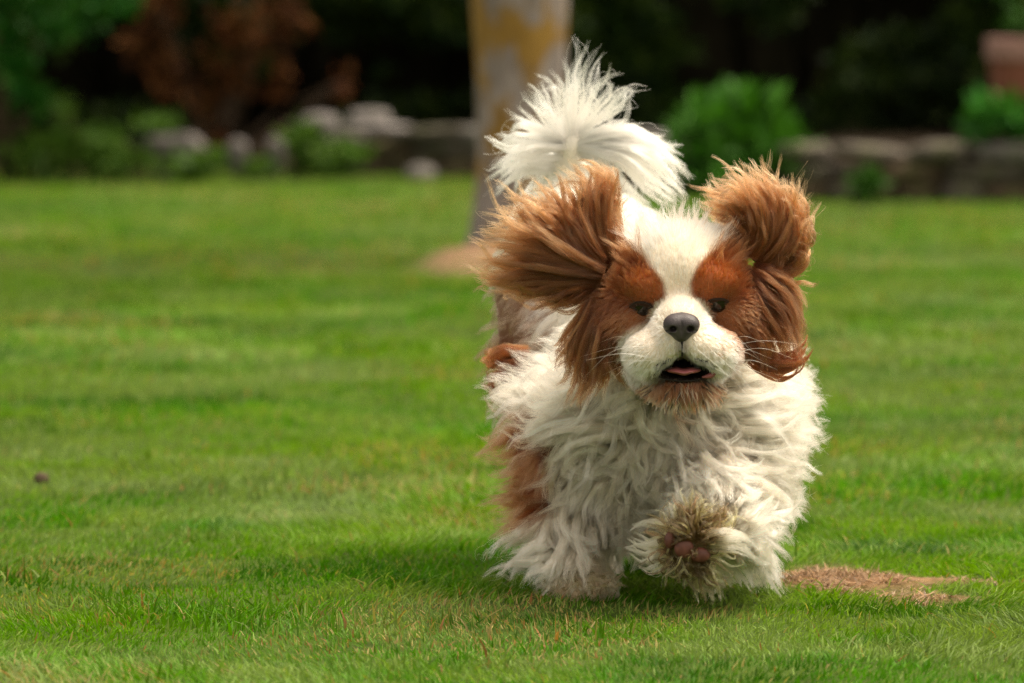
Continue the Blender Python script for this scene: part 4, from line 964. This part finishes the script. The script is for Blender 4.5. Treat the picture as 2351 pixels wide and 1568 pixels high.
# whiskers
wl = []
for k in range(30):
    sg = -1 if k % 2 else 1; x0 = 1565 + sg * HR.uniform(35, 105); y0 = HR.uniform(785, 835); ln_ = HR.uniform(70, 190); a = HR.uniform(-.1, 1.0)
    s = on_skin(x0, y0); e = W(x0 + sg * ln_ * math.cos(a), y0 + ln_ * math.sin(a), s[1] - .005); mid = (s + e) / 2 + [0, -.012, HR.uniform(.002, .013)]
    wl.append(cr([s, mid, e], 14))
for k in range(14):
    x0 = HR.uniform(1520, 1625); s = on_skin(x0, HR.uniform(888, 905)); e = s + np.array([HR.normal(0, .008), -.008, -HR.uniform(.012, .022)]); wl.append(cr([s, (s + e) / 2 + [0, -.004, 0], e], 14))
P = np.array(wl); hairs('whiskers', P, np.tile([.85, .80, .72], (len(P), 1)), .00017, body, .15)

# ---------------------------------------------------------------- ears
def spray(guides, nl, depth, n=18, t0=(0, .55), lens=(.52, 1.18), jit=.005, dens=None):
    """lock lines between neighbouring hand placed guide lines"""
    G = np.stack([cr([W(*q) for q in g], n) for g in guides]); k = len(G)
    u = (HR.random(nl) if dens is None else np.interp(HR.random(nl), np.r_[0, np.cumsum(dens) / np.sum(dens)], np.linspace(0, 1, len(dens) + 1))) * (k - 1); i = np.minimum(u.astype(int), k - 2); f = (u - i)[:, None, None]; L = G[i] * (1 - f) + G[i + 1] * f
    a = HR.uniform(*t0, (nl, 1)) * HR.random((nl, 1)) ** .6; e = np.maximum(HR.uniform(*lens, (nl, 1)), a + .3); t = (a + (e - a) * np.linspace(0, 1, n)[None]) * (n - 1)
    ii = np.clip(t.astype(int), 0, n - 2); ff = (t - ii)[..., None]
    P = np.take_along_axis(L, ii[..., None].repeat(3, 2), 1); Pn = np.take_along_axis(L, (ii + 1)[..., None].repeat(3, 2), 1); P = P + (Pn - P) * ff
    tt = np.linspace(0, 1, n)[None, :, None]; dp = HR.uniform(-1, 1, (nl, 1, 1)) * depth * (.5 + .8 * tt)
    P = P + dp * np.array([0, 1, 0]) + HR.normal(0, jit, (nl, 1, 3)) * (.4 + .8 * tt)
    return P, u / (k - 1), a[:, 0]
LE = [[(1420, 590, 5.575), (1418, 560, 5.58), (1416, 515, 5.58), (1412, 480, 5.58)],
      [(1412, 600, 5.57), (1400, 530, 5.57), (1398, 450, 5.57), (1400, 395, 5.575), (1385, 372, 5.58)],
      [(1405, 610, 5.565), (1378, 540, 5.56), (1372, 450, 5.56), (1368, 400, 5.57), (1330, 378, 5.575)],
      [(1400, 615, 5.56), (1350, 560, 5.555), (1322, 490, 5.56), (1300, 440, 5.565), (1275, 398, 5.575)],
      [(1395, 620, 5.555), (1330, 575, 5.55), (1275, 520, 5.555), (1235, 475, 5.565), (1195, 460, 5.575)],
      [(1392, 625, 5.555), (1320, 590, 5.55), (1245, 545, 5.555), (1185, 510, 5.565), (1135, 498, 5.575)],
      [(1390, 630, 5.555), (1310, 605, 5.55), (1225, 578, 5.555), (1150, 558, 5.565), (1098, 540, 5.575)],
      [(1390, 635, 5.56), (1310, 622, 5.555), (1225, 612, 5.555), (1150, 605, 5.565), (1100, 592, 5.575)],
      [(1390, 640, 5.565), (1310, 640, 5.56), (1230, 640, 5.565), (1165, 640, 5.57), (1112, 628, 5.58)],
      [(1392, 648, 5.57), (1320, 658, 5.565), (1255, 668, 5.57), (1205, 672, 5.575), (1160, 655, 5.58)],
      [(1395, 655, 5.57), (1345, 680, 5.565), (1300, 700, 5.57), (1265, 705, 5.575), (1235, 690, 5.58)]]
LH = [[(1395, 640, 5.56), (1350, 700, 5.56), (1310, 755, 5.57), (1290, 790, 5.58), (1275, 790, 5.585)],
      [(1398, 650, 5.555), (1355, 730, 5.55), (1325, 800, 5.56), (1315, 850, 5.565), (1300, 872, 5.57)],
      [(1402, 660, 5.55), (1365, 745, 5.54), (1345, 820, 5.545), (1335, 875, 5.55), (1318, 912, 5.55)],
      [(1408, 670, 5.55), (1385, 760, 5.535), (1372, 830, 5.54), (1368, 870, 5.545), (1350, 905, 5.55)],
      [(1415, 690, 5.55), (1405, 765, 5.53), (1395, 820, 5.54), (1390, 850, 5.545), (1395, 880, 5.55)],
      [(1425, 700, 5.55), (1420, 760, 5.535), (1415, 810, 5.54), (1418, 835, 5.545), (1425, 850, 5.55)]]
RE = [[(1700, 585, 5.575), (1690, 550, 5.58), (1670, 520, 5.58), (1640, 510, 5.58), (1615, 490, 5.59)],
      [(1715, 590, 5.57), (1710, 530, 5.57), (1680, 480, 5.57), (1645, 460, 5.575), (1620, 445, 5.58)],
      [(1725, 595, 5.565), (1740, 530, 5.56), (1720, 470, 5.56), (1685, 430, 5.57), (1640, 418, 5.575)],
      [(1732, 600, 5.56), (1765, 535, 5.555), (1755, 470, 5.56), (1725, 420, 5.565), (1692, 385, 5.575)],
      [(1738, 605, 5.56), (1785, 545, 5.555), (1790, 480, 5.56), (1770, 425, 5.565), (1735, 398, 5.575)],
      [(1742, 612, 5.56), (1798, 560, 5.555), (1815, 500, 5.56), (1808, 450, 5.565), (1785, 420, 5.575)],
      [(1745, 620, 5.56), (1800, 580, 5.555), (1830, 530, 5.56), (1835, 480, 5.565), (1815, 445, 5.575)],
      [(1745, 630, 5.56), (1800, 600, 5.56), (1835, 560, 5.565), (1848, 520, 5.57), (1835, 490, 5.58)],
      [(1745, 640, 5.565), (1795, 620, 5.56), (1830, 595, 5.565), (1845, 565, 5.57), (1838, 535, 5.58)],
      [(1745, 648, 5.565), (1785, 640, 5.56), (1818, 630, 5.565), (1838, 610, 5.57), (1836, 580, 5.58)]]
RH = [[(1725, 610, 5.56), (1770, 620, 5.55), (1810, 650, 5.555), (1835, 700, 5.56), (1838, 745, 5.565)],
      [(1722, 620, 5.555), (1762, 640, 5.545), (1800, 680, 5.55), (1828, 735, 5.555), (1835, 785, 5.56)],
      [(1720, 630, 5.555), (1752, 665, 5.54), (1785, 710, 5.545), (1815, 760, 5.55), (1838, 818, 5.555)],
      [(1718, 645, 5.55), (1742, 690, 5.535), (1770, 740, 5.54), (1795, 785, 5.545), (1800, 825, 5.55)],
      [(1712, 660, 5.55), (1730, 710, 5.53), (1750, 760, 5.535), (1765, 795, 5.54), (1768, 828, 5.545)],
      [(1705, 680, 5.545), (1718, 730, 5.53), (1730, 770, 5.535), (1738, 800, 5.54), (1735, 825, 5.545)]]
m = NM('ear_skin_mat'); ear_mat = m.pbr((.10, .035, .012), .85, .2)
def flap(lines, th, scale, parent):
    """leathery ear flap: a lens shaped pad following guide lines"""
    n = 10; G = np.stack([cr([W(*q) for q in g], 18)[: int(18 * scale)][np.linspace(0, int(18 * scale) - 1, n).astype(int)] for g in lines]); k = len(G)
    e = np.sin(np.linspace(0, np.pi, k))[:, None] * np.clip(np.linspace(0, 1, n)[None] * 4 + .4, 0, 1) * np.sqrt(np.clip(1 - np.linspace(0, 1, n)[None] ** 2, 0, 1))
    A = G + np.stack([0 * e, -th * e, 0 * e], -1); Bk = G + np.stack([0 * e, th * e + 1e-4, 0 * e], -1)
    i = np.arange(k * n).reshape(k, n); q = np.stack([i[:-1, :-1], i[:-1, 1:], i[1:, 1:], i[1:, :-1]], -1).reshape(-1, 4)
    ring = np.concatenate([i[0], i[1:, -1], i[-1, -2::-1], i[-2:0:-1, 0]]); N0 = k * n
    side = np.stack([ring, np.roll(ring, -1), np.roll(ring, -1) + N0, ring + N0], 1)
    return mesh_obj('ear', np.r_[A.reshape(-1, 3), Bk.reshape(-1, 3)], np.r_[q, q[:, ::-1] + N0, side[:, ::-1]], ear_mat, parent, local=DOG0)
def ear(fan, hang, nl1, nl2, hook, sgn, light):
    e = flap(fan[1:], .005, .62, dog)
    L1, u1, a1 = spray(fan, nl1, .018); L2, u2, a2 = spray(hang, nl2, .012, t0=(0, .35))
    L = np.concatenate([style(L1, .0046, 1.3, hook, .8), style(L2, .0036, 1.1, .4, .8)])
    P, idx = fluff(L, 38, .0040, .0008, .0011, .5, tpow=.75)
    P2 = P
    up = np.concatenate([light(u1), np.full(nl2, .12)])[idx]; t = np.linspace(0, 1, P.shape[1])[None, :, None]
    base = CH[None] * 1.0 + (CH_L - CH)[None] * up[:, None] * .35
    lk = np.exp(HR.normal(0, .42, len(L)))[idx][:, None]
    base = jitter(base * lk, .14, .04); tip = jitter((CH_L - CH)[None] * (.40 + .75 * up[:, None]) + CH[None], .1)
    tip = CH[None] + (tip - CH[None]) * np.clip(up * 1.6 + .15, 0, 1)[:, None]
    cc = base[:, None] * .62 * (1 - t ** 1.3) + (tip * lk)[:, None] * t ** 1.3  # roots darkened to put the shade in gaps between locks into the colour
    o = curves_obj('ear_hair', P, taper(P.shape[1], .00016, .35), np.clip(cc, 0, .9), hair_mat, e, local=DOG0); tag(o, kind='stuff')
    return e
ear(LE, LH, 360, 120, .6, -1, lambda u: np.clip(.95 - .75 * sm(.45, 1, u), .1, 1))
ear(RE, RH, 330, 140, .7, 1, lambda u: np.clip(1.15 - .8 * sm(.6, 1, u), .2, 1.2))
# chestnut curl with pale upper side hanging at the end of the right ear
L = style(spray([[(1720, 810, 5.55), (1765, 828, 5.545), (1810, 828, 5.55), (1838, 812, 5.555), (1846, 790, 5.56)], [(1735, 830, 5.55), (1765, 850, 5.545), (1800, 862, 5.55), (1835, 845, 5.555), (1848, 815, 5.56)]], 26, .008, t0=(0, .3), lens=(.8, 1.05))[0], .001, .6, .1)
P, idx = fluff(L, 40, .004, .0012, .0004, .2); hairs('ear_curl', P, jitter(np.tile(CH_D * 1.15, (len(P), 1)), .15), .0002, dog)

# ---------------------------------------------------------------- tail plume
TB = (1312, 335, 6.11); TC_ = (1300, 395, 6.13)
TG = [[TC_, (1240, 395, 6.12), (1195, 400, 6.11), (1165, 430, 6.10), (1140, 455, 6.10)], [TC_, (1240, 375, 6.12), (1190, 370, 6.11), (1155, 395, 6.10), (1132, 425, 6.10)],
      [TB, (1255, 340, 6.10), (1200, 345, 6.09), (1160, 345, 6.09), (1128, 322, 6.09)], [TB, (1265, 320, 6.10), (1215, 310, 6.09), (1180, 300, 6.09), (1150, 318, 6.09)],
      [TB, (1262, 302, 6.10), (1225, 275, 6.09), (1205, 240, 6.09), (1196, 195, 6.09)], [TB, (1285, 290, 6.10), (1262, 250, 6.09), (1240, 215, 6.09), (1230, 190, 6.09)],
      [TB, (1300, 280, 6.10), (1295, 235, 6.09), (1285, 190, 6.09), (1250, 178, 6.09)], [TB, (1310, 275, 6.10), (1318, 220, 6.09), (1322, 170, 6.09), (1345, 112, 6.09)],
      [TB, (1325, 278, 6.10), (1345, 220, 6.09), (1362, 165, 6.09), (1395, 118, 6.09)], [TB, (1335, 285, 6.10), (1365, 235, 6.09), (1395, 200, 6.09), (1395, 160, 6.09)],
      [TB, (1345, 290, 6.10), (1390, 245, 6.09), (1430, 205, 6.09), (1482, 214, 6.09)], [TB, (1350, 295, 6.10), (1400, 260, 6.09), (1440, 225, 6.09), (1470, 190, 6.09)],
      [TB, (1360, 305, 6.09), (1410, 290, 6.08), (1460, 275, 6.08), (1508, 268, 6.08)],
      [TB, (1375, 305, 6.09), (1440, 300, 6.07), (1500, 325, 6.07), (1565, 325, 6.07)], [TB, (1385, 315, 6.08), (1460, 310, 6.06), (1525, 345, 6.06), (1572, 390, 6.07)],
      [TB, (1385, 330, 6.08), (1460, 335, 6.05), (1525, 380, 6.05), (1570, 430, 6.06)], [TB, (1380, 345, 6.08), (1440, 365, 6.05), (1495, 415, 6.05), (1545, 455, 6.06)],
      [TB, (1370, 360, 6.08), (1420, 400, 6.06), (1460, 450, 6.06), (1510, 492, 6.07)], [TC_, (1345, 400, 6.09), (1385, 440, 6.08), (1420, 470, 6.08), (1460, 498, 6.08)]]
L, u, a = spray(TG, 150, .024, t0=(0, .12), lens=(.72, 1.12), jit=.003, dens=[1, 1, 1, .6, .45, .45, .5, .5, .5, .5, .5, .5, .5, 1.2, 1.4, 1.4, 1.2, .8])
L = style(L, .0045, .8, .5); P, idx = fluff(L, np.where((u > .2) & (u < .7), 16, 38), .0040, np.where((u > .2) & (u < .7), .0007, .0012), .0014, .5, tpow=.8)
tail = sphere_at('tail', W(1306, 362, 6.12), (.013, .013, .030), skin_mat, dog)
tail.data.attributes.new('tint', 'FLOAT_COLOR', 'POINT').data.foreach_set('color', np.tile([.8, .75, .65, 1], len(ICO[0])).astype(np.float32))
o = curves_obj('tail_hair', P, taper(P.shape[1], .00023, .35), along(jitter(np.tile(WH_W, (len(P), 1)), .06, .02), (1, 1, 1), (.97, .95, .92), P.shape[1]), hair_mat, tail, local=DOG0); tag(o, kind='stuff')

# ---------------------------------------------------------------- raised paw seen from below
m = NM('paw_pad_mat'); pad_mat = m.pbr(m.ramp(m.noise(150, 4), [(.3, (.085, .026, .018)), (.7, (.17, .058, .040))]), .5, .4, bump=m.noise(700, 3), bstr=.5, bdist=.0006)
for (x, y, Y, rx, rz, ry) in [(1570, 1258, 5.488, .0095, .0100, .005), (1606, 1274, 5.490, .0110, .0075, .005), (1538, 1240, 5.492, .0055, .0085, .006), (1612, 1246, 5.496, .0060, .0060, .005)]:
    c = W(x, y, Y); r = (rx, ry, rz); sphere_at('paw_pad', c, r, pad_mat, dog)
sphere_at('paw', W(1590, 1245, 5.512), (.028, .022, .029), skin_mat, dog).data.attributes.new('tint', 'FLOAT_COLOR', 'POINT').data.foreach_set('color', np.tile([.10, .08, .03, 1], len(ICO[0])).astype(np.float32))
Ls, cols_ = [], []
for k in range(460):
    a = HR.uniform(0, 6.283); rr = math.sqrt(HR.random()); x0, y0 = 1590 + 62 * rr * math.cos(a), 1245 + 66 * rr * math.sin(a)
    if any(math.hypot((x0 - px_) / 24, (y0 - py_) / 22) < 1 for px_, py_ in ((1570, 1258), (1608, 1270))) and HR.random() < .86: continue
    ln_ = 20 + 75 * HR.random() ** 1.4; da = a + HR.normal(0, .4) + .35 + (fbm(np.array([[x0 / 30. + 3, y0 / 30.]]), 78, 2)[0] - .5) * 4.5
    if y0 < 1235: da = -1.2 + HR.normal(0, .9) if HR.random() < .45 else da
    s = W(x0, y0, 5.500 - .012 * (1 - rr)); e = W(x0 + ln_ * math.cos(da), y0 + ln_ * math.sin(da), s[1] - HR.uniform(-.006, .010) + .018 * rr)
    Ls.append(cr([s, (s + e) / 2 + [0, -.008, .002], e], 12))
    q = (fbm(np.array([[x0 / 16., y0 / 16.]]), 77, 2)[0] - .5) * 1.6 + .5 + HR.normal(0, .16) - (.25 if x0 > 1610 and y0 < 1290 else 0); q = .3 + (q - .3) * 1.0; top = y0 < 1215
    c_ = np.array([.52, .45, .20]) if q < .30 else np.array([.28, .21, .07]) if q < .55 else np.array([.09, .06, .02]) if q < .85 else np.array([.15, .07, .03])
    if y0 > 1290: c_ = c_ * .55
    if math.hypot(x0 - 1585, (y0 - 1262)) < 50 and HR.random() < .6: c_ = np.array([.085, .05, .02])
    cols_.append(c_)
L = style(np.array(Ls), .0034, .9, 1.4, .8); P, idx = fluff(L, 15, .0024, .0006, .0006, .5); cols_ = np.array(cols_)
o = curves_obj('paw_hair', P, taper(12, .00016, .5), jitter(cols_[idx], .2, .06), hair_mat, dog, local=DOG0); tag(o, kind='stuff')
# pale feathering round the raised foreleg
FG = [[(1660, 1180, 5.58), (1720, 1180, 5.60), (1790, 1160, 5.62), (1812, 1135, 5.63)], [(1665, 1200, 5.58), (1730, 1205, 5.60), (1790, 1200, 5.62), (1815, 1175, 5.63)],
      [(1665, 1225, 5.57), (1730, 1240, 5.60), (1775, 1265, 5.62), (1800, 1300, 5.63)], [(1660, 1250, 5.57), (1710, 1280, 5.60), (1750, 1310, 5.62), (1768, 1345, 5.63)],
      [(1645, 1275, 5.56), (1670, 1310, 5.58), (1690, 1335, 5.60), (1700, 1350, 5.60)], [(1620, 1285, 5.54), (1630, 1320, 5.55), (1640, 1350, 5.56), (1632, 1368, 5.56)],
      [(1590, 1290, 5.53), (1580, 1310, 5.54), (1585, 1335, 5.55), (1610, 1355, 5.56)]]
L, u, a = spray(FG, 95, .016, n=14, t0=(0, .3)); L = style(L, .003, .9, .5); P, idx = fluff(L, 34, .005, .0012, .0007, .35)
cf = np.where(u[idx, None] > .82, np.array([[.38, .30, .14]]), WH[None] * .97); o = curves_obj('leg_feather', P, taper(14, .0002), jitter(cf, .1), hair_mat, body, local=DOG0); tag(o, kind='stuff')
FG = [[(1545, 1185, 5.52), (1520, 1165, 5.52), (1500, 1155, 5.52), (1488, 1168, 5.52)], [(1540, 1215, 5.51), (1510, 1235, 5.51), (1485, 1240, 5.52), (1450, 1225, 5.53)],
      [(1540, 1240, 5.51), (1505, 1262, 5.51), (1480, 1262, 5.52), (1445, 1245, 5.53)], [(1545, 1275, 5.52), (1510, 1295, 5.53), (1475, 1300, 5.54), (1455, 1290, 5.55)]]
L, u, a = spray(FG, 34, .010, n=14, t0=(0, .2)); L = style(L, .002, .9, .5); P, idx = fluff(L, 30, .004, .0010, .0006, .3)
o = curves_obj('paw_fringe', P, taper(14, .0002), jitter(np.tile([.66, .58, .40], (len(P), 1)), .1), hair_mat, dog, local=DOG0); tag(o, kind='stuff')
# chestnut tuft streaming at the left shoulder
FG = [[(1215, 800, 5.86), (1160, 790, 5.87), (1130, 800, 5.88), (1122, 790, 5.88)], [(1215, 830, 5.86), (1160, 840, 5.87), (1125, 860, 5.88), (1118, 830, 5.88)],
      [(1215, 860, 5.86), (1170, 880, 5.87), (1140, 905, 5.88), (1125, 890, 5.88)], [(1225, 880, 5.86), (1195, 910, 5.87), (1175, 925, 5.88), (1150, 915, 5.88)]]
L, u, a = spray(FG, 60, .02, n=14, t0=(0, .3)); L = style(L, .002, .8, .4); P, idx = fluff(L, 34, .005, .0014, .0008, .3)
o = curves_obj('shoulder_tuft', P, taper(14, .00022), jitter(np.tile(CH_D * 1.2, (len(P), 1)), .15), hair_mat, body, local=DOG0); tag(o, kind='stuff')
